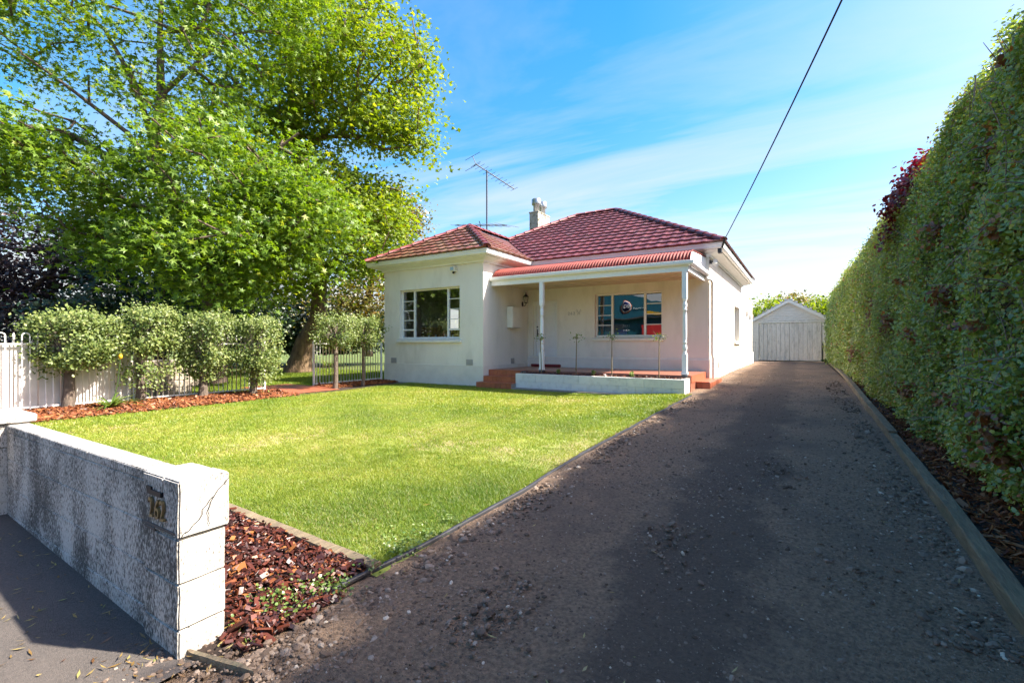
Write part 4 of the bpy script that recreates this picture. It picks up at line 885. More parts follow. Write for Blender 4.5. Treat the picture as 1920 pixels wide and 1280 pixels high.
# ------------------------------------------------------------------ picket fence
FX = -11.42
fz = lambda y: float(G(FX, y))
bar = MB(); bar.lathe([(.011, 0), (.011, 1.0)], 8); bar_me = bar.mesh('picket', 'fence_white')
sp = MB(); sp.lathe([(.011, 0), (.011, 1.21), (.022, 1.215), (.010, 1.24), (.024, 1.265), (.004, 1.33)], 8); sp_me = sp.mesh('picket', 'fence_white')
hp = MB(); pts = [(0, 0, 0), (0, 0, 1.27)] + [(0, .05 - .05 * math.cos(t), 1.27 + .05 * math.sin(t)) for t in np.linspace(0, math.pi, 9)[1:-1]] + [(0, .10, 1.27), (0, .10, 0)]
hp.tube(pts, .011, 8); hp_me = hp.mesh('picket_hoop', 'fence_white')
def fence(y0, y1, hoops, label, spear_every=3):
    F = empty('picket_fence', (FX, (y0 + y1) / 2, .2), label, 'fence')
    z = fz((y0 + y1) / 2); 
    MB().box(FX - .016, FX + .016, y0, y1, 1.38, 1.405).build('rail', 'fence_white', F); MB().box(FX - .016, FX + .016, y0, y1, z + .06, z + .085).build('rail', 'fence_white', F)
    for yy_ in (y0, y1): MB().box(FX - .025, FX + .025, yy_ - .025, yy_ + .025, z - .05, 1.46, .004).build('fence_post', 'fence_white', F)
    y = y0 + .09; i = 0
    while y < y1 - .05:
        if any(abs(y - h) < .05 for h in hoops): place('picket_hoop', hp_me, F, Matrix.Translation((FX, y, z + .04))); y += .20
        else: place('picket', sp_me, F, Matrix.Translation((FX, y, z + .04))); y += .10
        i += 1
    return F
fence(1.75, 3.95, (1.84, 2.14, 2.44, 2.74), 'white metal picket fence with solid white boards behind it')
fence(4.05, 6.72, (4.84, 5.6, 6.2), 'open white metal picket fence behind the clipped shrubs')
fence(8.12, 10.55, (8.21,), 'open white metal picket fence section next to the house wall')
bd = empty('board_fence', (FX - .08, 2.6, .2), 'solid white board screen behind the left end of the pickets', 'fence')
for k_ in range(15):
    y = .95 + k_ * .2; MB().box(FX - .095 + random.uniform(-.003, .003), FX - .07, y + .003, y + .197, .2, 1.37 + random.uniform(-.006, .006), .003).build('board', 'board_white', bd)
gw = empty('stone_wall', (-12.6, 4.6, .2), 'low stack of pale sandstone blocks behind the picket fence', 'wall')
for r in range(4):
    for k_ in range(4):
        y = 4.05 + k_ * .38 + (.19 if r % 2 else 0); MB().box(-12.75 + random.uniform(-.02, .02), -12.45, y, y + .365, .2 + r * .17, .365 + r * .17, .012).build('block', 'sandstone', gw)
MB().box(-12.8, -12.40, 4.0, 5.4, .885, 1.02, .015).build('capping', 'sandstone', gw)

# ------------------------------------------------------------------ garage at the end of the drive
GY, GX0, GX1, GZ = 29.1, -2.42, 1.22, .44
ga = empty('garage', ((GX0 + GX1) / 2, GY, GZ), 'weathered white weatherboard garage with double doors at the end of the driveway', 'garage')
gm = (GX0 + GX1) / 2; gh, gp = 2.62, 3.72
for (a, b) in ((GX0, -2.02), (.90, GX1)): MB().box(a, b, GY, GY + .1, GZ - .1, GZ + 2.2).build('wall', 'weatherboard', ga)
for k_ in range(9):        # gable boards
    z = GZ + 2.18 + k_ * .13; t_ = max(0.0, min(1, (gp - .08 + GZ - .3 - z) / (gp - gh))); hw = (GX1 - GX0) / 2 * min(1, t_)
    if hw < .06: continue
    MB().add([(gm - hw, GY - .012, z), (gm + hw, GY - .012, z), (gm + hw * .96, GY + .004, z + .128), (gm - hw * .96, GY + .004, z + .128), (gm - hw, GY + .05, z), (gm + hw, GY + .05, z), (gm + hw * .96, GY + .05, z + .128), (gm - hw * .96, GY + .05, z + .128)], [(0, 1, 2, 3), (0, 4, 5, 1), (1, 5, 6, 2), (3, 2, 6, 7), (0, 3, 7, 4), (4, 7, 6, 5)]).build('weatherboard', 'weatherboard', ga)
ze, zr, ho = GZ + 2.14, GZ + 3.22, .14
for s in (-1, 1):
    x1 = gm + s * ((GX1 - GX0) / 2 + .16); d = .17
    MB().add([(gm, GY - ho, zr + .1), (x1, GY - ho, ze + .02), (x1, GY - ho, ze - d + .02), (gm, GY - ho, zr - d + .1), (gm, GY - ho + .03, zr + .1), (x1, GY - ho + .03, ze + .02), (x1, GY - ho + .03, ze - d + .02), (gm, GY - ho + .03, zr - d + .1)], [(0, 1, 2, 3), (4, 7, 6, 5), (0, 4, 5, 1), (1, 5, 6, 2), (2, 6, 7, 3)]).build('barge_board', 'white_paint', ga)
    MB().add([(gm, GY - ho - .01, zr + .125), (x1 + s * .03, GY - ho - .01, ze + .035), (x1 + s * .03, GY + 6, ze + .035), (gm, GY + 6, zr + .125)], [(0, 1, 2, 3)]).build('roof', 'iron_roof', ga, fix=False)
MB().box(GX0, GX0 + .1, GY + .102, GY + 6, GZ - .1, ze).box(GX1 - .1, GX1, GY + .102, GY + 6, GZ - .1, ze).box(GX0 + .1, GX1 - .1, GY + 5.9, GY + 6, GZ - .1, ze).build('wall', 'weatherboard', ga)
MB().box(-2.02, .90, GY - .03, GY + .06, GZ + 2.07, GZ + 2.17).build('lintel', 'weatherboard', ga)
for di, (a, b) in enumerate(((-1.99, -.565), (-.555, .87))):
    dl = MB().box(a, b, GY + .04, GY + .06, GZ + .04, GZ + 2.06).build('garage_door', 'grimy_board', ga); w = (b - a) / 7
    for k_ in range(7): MB().box(a + k_ * w + .004, a + (k_ + 1) * w - .004, GY + random.uniform(.005, .012), GY + .0395, GZ + .05, GZ + 2.05, .004).build('board', 'grimy_board', dl)
MB().box(.90, .94, GY - .04, GY - .002, GZ, GZ + 1.0).build('door_prop', 'dark_metal', ga)
tag(MB().box(-2.75, -2.28, 26.3, 26.5, 1.55, 2.05, .02).build('meter_cabinet', 'cream_trim'), 'small white cabinet beside the garage', 'cabinet')
wf = empty('wire_gate', (-2.2, 27.2, GZ), 'small grey wire gate beside the garage', 'gate')
for k_ in range(4): MB().tube([(-2.40 + k_ * .12, 27.2, GZ), (-2.40 + k_ * .12, 27.2, 1.5)], .012, 6).build('upright', 'galv', wf)
for z in (.6, .9, 1.2, 1.48): MB().tube([(-2.42, 27.2, z), (-2.02, 27.2, z)], .010, 6).build('rail', 'galv', wf)
sh = empty('carport', (-4.4, 30, .44), 'low roof edge of a carport behind the house corner', 'carport')
MB().box(-6.5, -2.62, 29.0, 33, 3.16, 3.22).build('roof', 'iron_roof', sh); MB().box(-6.5, -2.6, 28.95, 28.99, 2.98, 3.2).build('fascia', 'brown_fascia', sh); MB().box(-2.615, -2.58, 29.0, 33, 2.98, 3.2).build('fascia', 'brown_fascia', sh)
for x, y in ((-6.3, 29.2), (-2.8, 29.2), (-6.3, 32.8), (-2.8, 32.8)): MB().box(x - .05, x + .05, y - .05, y + .05, .3, 3.16).build('post', 'brown_fascia', sh)

# ------------------------------------------------------------------ shop across the street (seen in the window reflection)
SX, SY = -14.6, -18.0
shop = empty('shop', (SX, SY - 4, 0), 'teal shop with red panels and an oval sign, reflected in the verandah window', 'shop')
MB().add([(SX + 9, SY, 0), (SX - 9, SY, 0), (SX - 9, SY, 7.0), (SX + 0.2, SY, 6.2), (SX + 9, SY, 3.6), (SX + 9, SY - 8, 0), (SX - 9, SY - 8, 0), (SX - 9, SY - 8, 7.0), (SX + 0.2, SY - 8, 6.2), (SX + 9, SY - 8, 3.6)],
         [(0, 1, 2, 3, 4), (5, 9, 8, 7, 6), (0, 4, 9, 5), (1, 6, 7, 2), (2, 7, 8, 3), (3, 8, 9, 4)]).build('wall', 'teal_wall', shop)
MB().box(SX + 1.7, SX + 9, SY + .05, SY + .4, .0, 3.2).build('red_panel', 'red_wall', shop)
MB().add([(SX + 9, SY + .05, 3.7), (SX + 1.9, SY + .05, 4.45), (SX + 1.9, SY + .05, 4.2), (SX + 9, SY + .05, 3.4), (SX + 9, SY + .1, 3.7), (SX + 1.9, SY + .1, 4.45), (SX + 1.9, SY + .1, 4.2), (SX + 9, SY + .1, 3.4)], [(0, 1, 2, 3), (4, 7, 6, 5), (0, 4, 5, 1), (1, 5, 6, 2), (2, 6, 7, 3), (3, 7, 4, 0)]).build('yellow_band', 'yellow_band', shop)
MB().box(SX - 9.1, SX + 9.1, SY + .02, SY + .5, 3.75, 3.85).build('awning', 'dark_roof', shop)
for nm, r, dz_, m in (('sign_rim', .62, .03, 'sign_orange'), ('sign_ring', .55, .045, 'sign_white'), ('sign_face', .48, .06, 'navy')):
    q = MB(); q.lathe([(r, 0), (r, dz_)], 24); q.v = [(SX + .1 + x * .85, SY + .01 + z, 4.95 + y) for x, y, z in q.v]; q.build(nm, m, shop)
def sign(txt, size, x, z, m='sign_white'):
    me = text_mesh(txt, size, .01, m); place('lettering', me, shop, Matrix.Translation((x, SY + .09, z)) @ Matrix.Rotation(R(90), 4, 'X'))
sign('DB', .5, SX + .1, 4.77); sign('liquid craft', .3, SX + 1.45, 4.65); sign('7611', .42, SX + .2, 3.0); sign('TRADE', .25, SX + .2, 2.6)
# ------------------------------------------------------------------ plants
def sapling(x, y, label, h=1.0, lean=(0, 0)):
    t = empty('standard_rose', (x, y, PZ), label, 'sapling', 'young standards in the planter')
    MB().tube([(x, y, PZ - .05), (x + lean[0] * .5, y + lean[1] * .5, PZ + h * .5), (x + lean[0], y + lean[1], PZ + h)], [.014, .012, .010], 6).build('stem', 'timber_stake', t)
    n = 46; c = np.array([x + lean[0], y + lean[1], PZ + h + .03]); p = c + rng.normal(0, 1, (n, 3)) * [.075, .06, .055]
    v, f, cc = scatter(*OVAL, p, rot_rand(n, spread=.9), rng.uniform(.03, .06, n), rng.random(n)); place('leaves', np_mesh('leaves', v, f, 'weed_leaf', cc), t)
    mb = MB()
    for k_ in range(4): q = c + rng.normal(0, 1, 3) * [.09, .07, .05]; mb.tube([tuple(c - [0, 0, .06]), tuple(q)], [.006, .003], 4)
    mb.build('twig', 'timber_stake', t)
sapling(-5.80, 10.86, 'young standard sapling beside the left verandah post', .92, (-.03, 0)); sapling(-4.84, 10.9, 'leftmost free-standing sapling in the planter, small leaf tuft', .93, (.02, 0))
sapling(-3.90, 10.9, 'middle sapling in the planter below the verandah window', .93); sapling(-2.78, 10.9, 'rightmost sapling in the planter near the right post, wide leaf tuft', .92, (0, .01))
for x, lb in ((-5.3, 'left'), (-4.35, 'middle'), (-3.4, 'right')):
    n = 40; a = rng.uniform(0, 6.28, n); p = np.stack([x + np.cos(a) * .05 * rng.random(n), 10.85 + np.sin(a) * .05, PZ + rng.uniform(.02, .11, n)], 1)
    v, f, c = scatter(*LEAF2, p, rot_rand(n, np.stack([np.cos(a), np.sin(a), .4 + 0 * a], 1), .5), rng.uniform(.05, .1, n), rng.random(n))
    tag(place('small_plant', np_mesh('small_plant', v, f, 'shrub_leaf', c)), f'{lb} of three small grey green plants in the planter mulch', 'plant', 'small plants in the planter')
def strap_plant(x, y, n, L, label, flower=False):
    z = float(G(x, y)); t = empty('strap_leaf_plant', (x, y, z), label, 'plant'); vs_, fs_, val = [], [], []
    for k_ in range(n):
        a = random.uniform(0, 6.28); l_ = L * random.uniform(.6, 1.1); up = random.uniform(.5, 1.25); d = V3((math.cos(a), math.sin(a), 0)); s = V3((-math.sin(a), math.cos(a), 0)); b = len(vs_)
        for i in range(7):
            q = i / 6; r = l_ * q; c_ = V3((x, y, z)) + d * (r * math.cos(up * (1 - q * .6))) + V3((0, 0, l_ * (math.sin(up) * q - .55 * q * q))); w = .022 * (1 - q ** 2.2) + .002
            vs_ += [c_ - s * w, c_ + s * w]
        for i in range(6): fs_.append((b + 2 * i, b + 2 * i + 1, b + 2 * i + 3, b + 2 * i + 2)); val.append(random.random())
    place('leaves', np_mesh('leaves', np.array([tuple(v) for v in vs_]), np.array(fs_), 'strap_leaf', np.array(val)), t)
    if flower:
        MB().tube([(x, y, z), (x + .05, y + .08, z + .45), (x + .06, y + .12, z + .92)], [.008, .007, .005], 5).build('flower_stalk', 'strap_leaf', t)
        MB().lathe([(.008, 0), (.03, .03), (.035, .07), (.012, .10)], 8, (x + .06, y + .12, z + .90)).build('flower_bud', 'yellow_band', t)
strap_plant(-10.75, 3.45, 34, .62, 'bright green strap leaf clump in the mulch by the fence', True)
strap_plant(-19.3, 14.5, 40, 1.2, 'dark strap leaf clump at the foot of the big tree trunk')

# ---- trees
def tree(name, label, trunk, lobes, leaf, lsize, per, m, bark='bark', spread_=.55, seed=1, limbs=(), zsq=.6, group=None, cat='tree', fill=.35, droop=.0, rt=.014, shade_up=.8):
    """trunk: [(point, radius)...]; lobes: [(centre, radii, clusters)]; twigs join every leaf cluster to the nearest limb"""
    global rng
    rng = np.random.default_rng(seed); base = trunk[0][0]
    t = empty(name, tuple(base), label, cat, group)
    pos, par, rad = [], [], []
    def chain(pts, start=None):
        prev = start
        for i, (p_, r_) in enumerate(pts):
            p_ = np.array(p_, float)
            if prev is None: pos.append(p_); par.append(-1); rad.append(r_); prev = 0; continue
            a_ = pos[prev]; n_ = max(1, int(np.linalg.norm(p_ - a_) / .5)); r0 = rad[prev]
            for k_ in range(1, n_ + 1): pos.append(a_ + (p_ - a_) * k_ / n_); par.append(prev); rad.append(r0 + (r_ - r0) * k_ / n_); prev = len(pos) - 1
    chain(trunk)
    for lm in limbs:
        s_ = int(np.argmin([np.linalg.norm(q - np.array(lm[0][0])) for q in pos])); chain(lm, s_)
    nmain = len(pos); cl = []
    for (c, r, n) in lobes:
        d = rng.normal(0, 1, (n, 3)); d /= np.linalg.norm(d, axis=1, keepdims=True); q = fill + (1 - fill) * rng.random(n) ** .5
        cl.append(np.array(c) + d * q[:, None] * np.array(r))
    cl = np.concatenate(cl); zmin = float(base[2]) + .5; cl[:, 2] = np.maximum(cl[:, 2], zmin)
    order = np.argsort([min(np.linalg.norm(q - c) for q in pos[::3]) for c in cl]); ends = []
    for i in order:
        c = cl[i]; P_ = np.array(pos); dist = np.linalg.norm(P_ - c, axis=1) + .5 * np.maximum(0, P_[:, 2] - c[2]); s_ = int(np.argmin(dist)); a_ = pos[s_].copy(); L_ = np.linalg.norm(c - a_)
        n_ = max(1, int(L_ / .45)); prev = s_; bow = rng.normal(0, .06, 3) * L_ + np.array([0, 0, .07 * L_])
        for k_ in range(1, n_ + 1):
            t_ = k_ / n_; pos.append(a_ + (c - a_) * t_ + bow * 4 * t_ * (1 - t_)); par.append(prev); rad.append(0); prev = len(pos) - 1
        ends.append(prev)
    cnt = np.zeros(len(pos))
    for e_ in ends: cnt[e_] += 1
    for i in range(len(pos) - 1, 0, -1): cnt[par[i]] += cnt[i]
    P_ = np.array(pos); rr = np.array([rad[i] if i < nmain else .0 for i in range(len(pos))]); rr = np.where(rr > 0, rr, .010 + rt * cnt ** .5 * .75)
    # branches as frusta
    thick = {0}
    for i in range(1, len(pos)):
        if rr[i] > .05 and par[i] in thick: thick.add(i)
    for sides, sel in ((9, sorted(thick - {0})), (4, [i for i in range(1, len(pos)) if i not in thick])):
        if not sel: continue
        a_ = P_[[par[i] for i in sel]]; b_ = P_[sel]; ra = np.minimum(rr[[par[i] for i in sel]], rr[sel] * 1.35 + .004); rb = rr[sel]
        d = b_ - a_; d /= np.linalg.norm(d, axis=1, keepdims=True) + 1e-9; h = np.where(np.abs(d[:, 2:3]) < .9, np.array([[0, 0, 1.]]), np.array([[1., 0, 0]])); u = np.cross(d, h); u /= np.linalg.norm(u, axis=1, keepdims=True); w = np.cross(d, u)
        th = np.arange(sides) * 2 * np.pi / sides; ring = u[:, None] * np.cos(th)[None, :, None] + w[:, None] * np.sin(th)[None, :, None]
        ext = d[:, None] * (rb * .3)[:, None, None]
        v = np.concatenate([a_[:, None] + ring * ra[:, None, None], b_[:, None] + ext + ring * rb[:, None, None]], 1); k_ = np.arange(sides)
        f = np.stack([k_, (k_ + 1) % sides, sides + (k_ + 1) % sides, sides + k_], 1); F = (f[None] + (np.arange(len(sel)) * 2 * sides)[:, None, None]).reshape(-1, 4)
        if sides == 9:      # bridge every limb to the piece it grows from
            idx = {i: j for j, i in enumerate(sel)}; F = np.concatenate([F, np.array([(idx[i] * 18, idx[par[i]] * 18 + 9, idx[par[i]] * 18 + 10, idx[i] * 18 + 1) for i in sel if par[i] in idx] or np.zeros((0, 4), int), int).reshape(-1, 4)])
        br = place('trunk' if sides == 9 else 'branches', np_mesh('trunk' if sides == 9 else 'branches', v.reshape(-1, 3), F, bark, smooth=True), t)
        if sides == 4: br['kind'] = 'stuff'
    N = len(cl) * per; cc = np.repeat(cl, per, 0); g_ = rng.normal(0, 1, (N, 3)); p_ = cc + g_ * np.array([spread_, spread_, spread_ * zsq]) - np.stack([0 * g_[:, 0], 0 * g_[:, 0], droop * (g_[:, 0] ** 2 + g_[:, 1] ** 2)], 1)
    p_[:, 2] = np.maximum(p_[:, 2], base[2] + .25)
    up = np.tile([.25, -.1, shade_up], (N, 1)); cv = np.repeat(rng.normal(0, .13, len(cl)), per)
    v, f, c = scatter(*leaf, p_, rot_rand(N, up, .6), lsize * rng.uniform(.45, 1.25, N), np.clip(.45 + cv + rng.normal(0, .2, N), 0, 1))
    place('crown', np_mesh('crown', v, f, m, c), t); return t
def at(px, py, depth): return (FW * depth + RT * ((px - 960) / 880 * depth) + V3((0, 0, 1.4 + (644 - py) / 880 * depth)))
def lob(px, py, depth, rx, rz, n, rd=None): c = at(px, py, depth); return (tuple(c), (rx, rd or rx, rz), n)
# big star-leaved tree on the left, nearest
A0 = at(405, 716, 13.2)
tree('maple_tree', 'big bright green star-leaved tree filling the upper left', [(tuple(A0), .30), (tuple(at(402, 640, 13.1)), .24), (tuple(at(390, 470, 13)), .19), (tuple(at(345, 405, 13)), .17), (tuple(at(307, 333, 13)), .15), (tuple(at(290, 270, 13)), .13), (tuple(at(302, 190, 13)), .11), (tuple(at(300, 60, 13.2)), .07), (tuple(at(310, -150, 13.4)), .04)],
     [lob(120, 300, 12.6, 2.6, 1.1, 66), lob(330, 130, 13.5, 2.6, 2.0, 50), lob(90, 60, 13.5, 2.3, 1.1, 26), lob(430, 330, 12.6, 2.2, 1.7, 85), lob(400, 470, 12.2, 2.1, 1.0, 60), lob(240, 420, 12.8, 1.9, .8, 34), lob(-60, 280, 13.5, 2.0, 1.3, 40), lob(480, 20, 14, 2.2, 1.6, 50), lob(300, -250, 14, 4.0, 2.6, 80), lob(560, 400, 13, 1.6, 1.0, 40), lob(-150, -50, 14, 3, 2, 40)],
     STAR, .155, 104, 'maple_leaf', 'bark', .42, 11,
     limbs=[[(tuple(at(302, 330, 13)), .08), (tuple(at(240, 250, 12.7)), .06), (tuple(at(130, 165, 12.4)), .04), (tuple(at(40, 100, 12.2)), .02)], [(tuple(at(296, 290, 13)), .09), (tuple(at(250, 150, 13.3)), .07), (tuple(at(195, 55, 13.5)), .045), (tuple(at(140, 0, 13.6)), .03)],
            [(tuple(at(350, 410, 13)), .09), (tuple(at(450, 330, 12.8)), .06), (tuple(at(560, 250, 12.9)), .035)], [(tuple(at(390, 470, 13)), .08), (tuple(at(480, 440, 12.3)), .05), (tuple(at(560, 420, 12)), .03)], [(tuple(at(300, 180, 13)), .07), (tuple(at(390, 100, 13.3)), .05), (tuple(at(440, 65, 13.4)), .03)]], droop=.12)
# tree with the visible leaning trunk
B0 = at(558, 697, 19.5)
tree('plane_tree', 'tall tree with flared brown trunk leaning right, beside the fence opening', [(tuple(B0 - V3((0, 0, .1))), .62), (tuple(at(562, 680, 19.5)), .46), (tuple(at(572, 640, 19.4)), .36), (tuple(at(596, 600, 19.2)), .32), (tuple(at(600, 520, 19)), .28), (tuple(at(575, 400, 19)), .24), (tuple(at(550, 260, 19)), .18), (tuple(at(545, 120, 19)), .12), (tuple(at(560, -50, 19)), .06)],
     [lob(690, 120, 18.5, 2.5, 2.4, 95), lob(560, 30, 19, 3.0, 2.2, 80), lob(740, 235, 18.2, 1.6, .9, 42), lob(600, 200, 18.5, 2.4, 1.5, 60), lob(560, 360, 18, 2.6, 1.3, 75), lob(640, 440, 18, 2.5, 1.4, 85), lob(700, 370, 18.5, 1.3, 1.1, 28), lob(520, 500, 17.5, 2.2, .9, 45), lob(650, -150, 19, 3, 2, 50), lob(480, 250, 19, 2.5, 2.0, 55)],
     TRI3, .20, 72, 'plane_leaf', 'bark_light', .46, 23,
     limbs=[[(tuple(at(560, 290, 19)), .14), (tuple(at(610, 250, 18.5)), .11), (tuple(at(650, 205, 18.2)), .07), (tuple(at(720, 130, 18)), .04)], [(tuple(at(590, 258, 18.6)), .09), (tuple(at(660, 255, 18.2)), .07), (tuple(at(720, 280, 18)), .05), (tuple(at(800, 270, 17.8)), .03)], [(tuple(at(552, 220, 19)), .10), (tuple(at(610, 130, 18.8)), .07), (tuple(at(620, 40, 18.8)), .04)], [(tuple(at(600, 540, 19)), .12), (tuple(at(640, 470, 18.2)), .08), (tuple(at(690, 400, 18)), .05)]], droop=.1)
C0 = at(690, 668, 26)
tree('autumn_tree', 'yellowing tree behind the left corner of the house', [(tuple(C0), .25), (tuple(at(692, 560, 26)), .2), (tuple(at(705, 450, 26)), .12)], [lob(715, 430, 25.5, 2.2, 1.9, 70), lob(700, 560, 25, 2.0, 1.7, 60), lob(755, 410, 26, 1.0, 1.4, 24), lob(640, 590, 24.5, 2.0, 1.4, 45)], LEAF2, .20, 75, 'autumn_leaf', 'bark', .45, 31)
D0 = at(95, 672, 21)
tree('copper_tree', 'dark purple leaved tree at the left edge behind the fence', [(tuple(D0), .25), (tuple(at(95, 560, 21)), .2), (tuple(at(100, 450, 21)), .12)], [lob(60, 480, 20.5, 3.0, 2.0, 95), lob(160, 450, 21, 1.9, 1.5, 42), lob(30, 590, 20, 2.5, 1.2, 55), lob(-80, 500, 20, 2.5, 2.5, 60)], LEAF2, .21, 70, 'copper_leaf', 'bark', .5, 37)
E0 = at(300, 675, 21)
tree('evergreen_tree', 'dark evergreen tree behind the middle of the clipped shrubs', [(tuple(E0), .25), (tuple(at(300, 560, 21)), .2), (tuple(at(305, 460, 21)), .12)], [lob(290, 480, 20, 2.6, 1.6, 70), lob(230, 580, 18.5, 2.6, .8, 50), lob(400, 560, 20, 2.4, 1.5, 55)], TRI3, .22, 62, 'dark_leaf', 'bark', .5, 41)
E1 = at(470, 672, 25)
tree('evergreen_tree', 'dark evergreen shrub mass behind the leaning trunk', [(tuple(E1), .2), (tuple(at(470, 580, 25)), .15)], [lob(430, 600, 24, 2.6, 1.4, 55), lob(520, 620, 25, 2.2, 1.3, 50), lob(600, 630, 26, 2.2, 1.2, 45), lob(350, 620, 22, 2.2, 1.2, 40), lob(200, 610, 24, 3, 1.6, 50), lob(80, 620, 26, 3, 1.6, 50), lob(690, 625, 27, 2.2, 1.3, 40), lob(550, 590, 27, 3, 1.6, 50), lob(400, 560, 26, 3, 1.8, 50)], TRI3, .24, 60, 'dark_leaf', 'bark', .5, 43)
for i, (px, py, dp, rx, rz, lb) in enumerate(((1440, 588, 44, 2.4, 1.3, 'low distant tree left of the garage gable'), (1490, 580, 46, 2.6, 1.7, 'bright distant tree right behind the garage gable'), (1540, 590, 42, 2.0, 1.6, 'distant tree between garage roof and hedge'))):
    b = at(px, 660, dp); tree('distant_tree', lb, [(tuple(b), .2), (tuple(at(px, 620, dp)), .15)], [lob(px, py, dp, rx, rz, 45)], LEAF2, .30, 60, 'autumn_leaf' if i == 1 else 'plane_leaf', 'bark', .5, 50 + i, group='trees behind the garage')
b = at(178, 640, 23); tree('flowering_shrub', 'pink flowering shrub glimpsed behind the clipped shrubs', [(tuple(V3((b.x, b.y, .2))), .05), (tuple(at(178, 590, 23)), .03)], [lob(178, 570, 23, .8, .25, 6), lob(255, 572, 23, .5, .2, 4)], LEAF2, .14, 40, 'pink', 'bark', .2, 61, cat='shrub')
# street tree opposite, seen only in the bay window
tree('street_tree', 'dark street tree across the road reflected in the bay window', [((-33, -15, 0), .35), ((-33, -15, 3), .28), ((-33, -15, 6), .15)], [((-33, -15, 6.5), (5.5, 3, 3.6), 150), ((-25.5, -16, 5.0), (3.5, 2, 2.4), 60), ((-34, -15, 2.4), (8, 2.5, 2.2), 130), ((-24.5, -15, 2.2), (3.6, 2, 2), 70)], LEAF2, .42, 45, 'dark_leaf', 'bark', .6, 67)
# clipped pittosporum shrubs
def shrub(label, px, depth, boxes, tr, h0=.75, seed=1, group='clipped variegated shrubs along the fence'):
    b = at(px, 644, depth); z = float(G(b.x, b.y)); b.z = z; global rng
    rng = np.random.default_rng(seed); t = empty('clipped_shrub', tuple(b), label, 'shrub', group)
    topz = max(c[3] for c in boxes)
    MB().tube([tuple(b + V3((0, 0, -.05))), tuple(b + V3((.02, .01, .25))), tuple(b + V3((-.02, .03, h0))), tuple(b + V3((.0, 0, h0 + .5)))], [tr * 1.25, tr, tr * .9, tr * .55], 9).build('trunk', 'bark_grey', t)
    mb = MB(); P_, W_ = [], []
    for (x0, x1, z0, z1, dep, n) in boxes:
        L0 = at(x0, 644, depth); L1 = at(x1, 644, depth); c = (L0 + L1) / 2; hw = (x1 - x0) / 880 * depth / 2
        nc = int(n / 28); q = rng.uniform(-1, 1, (nc, 3)); q = np.sign(q) * np.abs(q) ** .6
        lat = q[:, 0] * hw * (1.04 - .28 * q[:, 2] ** 2); dp = q[:, 1] * dep; zz = (z0 + z1) / 2 + q[:, 2] * (z1 - z0) / 2
        edge = np.clip(np.abs(q[:, 0]) - .5, 0, 1) * np.clip(-q[:, 2], 0, 1); zz = zz + edge * .4
        cc = np.stack([c.x + RT.x * lat + FW.x * dp, c.y + RT.y * lat + FW.y * dp, zz], 1)
        for k_ in range(0, nc, 2): mb.tube([tuple(b + V3((0, 0, min(h0 + .25 * random.random(), topz - .3)))), tuple((V3(cc[k_]) + b + V3((0, 0, h0 + .2))) / 2 + V3((0, 0, .04))), tuple(cc[k_])], [.018, .010, .004], 4, cap=False)
        P_.append(np.repeat(cc, 28, 0) + rng.normal(0, 1, (nc * 28, 3)) * .085); W_.append(np.repeat(rng.normal(0, .12, nc), 28))
    tag(mb.build('branches', 'twig', t, fix=False), kind='stuff'); P_ = np.concatenate(P_); W_ = np.concatenate(W_); n = len(P_); out = P_ - np.array([b.x, b.y, (h0 + 1.3)]); out /= np.linalg.norm(out, axis=1, keepdims=True)
    v, f, c = scatter(*LEAF2, P_, rot_rand(n, out * .3 + [.5, .1, .6], .55), .062 * rng.uniform(.7, 1.3, n), np.clip(.5 + W_ + rng.normal(0, .22, n), 0, 1)); place('crown', np_mesh('crown', v, f, 'shrub_leaf', c), t)
shrub('largest clipped shrub, leftmost, broad crown above the white boards', 127, 8.55, [(76, 206, 1.05, 1.84, .4, 7200), (100, 188, 1.0, 1.94, .35, 2000), (72, 120, .85, 1.2, .25, 900)], .085, .62, 101)
shrub('second clipped shrub from the left, thin low side shoots', 262, 9.4, [(252, 312, 1.25, 2.06, .36, 4600), (240, 310, .55, .95, .3, 700)], .075, .7, 102)
shrub('third clipped shrub from the left, in front of the open pickets', 380, 10.3, [(350, 428, .85, 1.98, .38, 6400), (350, 415, .65, 1.0, .3, 1000)], .085, .45, 103)
shrub('fourth clipped shrub, right end beside the fence opening', 474, 10.9, [(460, 512, .75, 1.93, .36, 4900), (465, 518, .5, 1.2, .3, 1300)], .075, .5, 104)
shrub('round topped small tree on a bare stem left of the house fence section', 628, 12.4, [(598, 672, 1.35, 2.08, .45, 4200)], .06, 1.15, 105)
shrub('small tree on a thin forked stem nearest the house wall', 680, 13.2, [(655, 712, 1.3, 2.05, .4, 3300)], .045, 1.1, 106)

# ------------------------------------------------------------------ tall hedge on the right
rng = np.random.default_rng(77)
hedge = empty('tall_hedge', (1.8, 14, .4), 'tall dense clipped hedge along the right of the driveway', 'hedge')
def hx(y, z):  # face position
    w = (.05 * np.sin(y * 2.1 + .7 * z) + .035 * np.sin(y * 4.7 + 2.2 * z + 1)) + .03 * np.sin(z * 5.1 + y * 1.3)
    return 1.30 + np.interp(z, [.3, .8, 2.5, 3.6, 4.2], [-.02, -.07, -.04, .10, .38]) + w + np.interp(y, [4, 28], [.0, -.12])
HT = lambda y: np.interp(y, [-2, 4, 9, 16, 29], [4.3, 4.28, 4.2, 4.12, 4.0]) + .08 * np.sin(y * 1.9) + .05 * np.sin(y * 5.3)
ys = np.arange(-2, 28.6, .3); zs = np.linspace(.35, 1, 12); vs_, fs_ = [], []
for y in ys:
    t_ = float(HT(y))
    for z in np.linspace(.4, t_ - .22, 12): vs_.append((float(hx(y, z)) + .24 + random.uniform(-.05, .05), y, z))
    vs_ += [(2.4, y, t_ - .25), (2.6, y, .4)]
k_ = 14
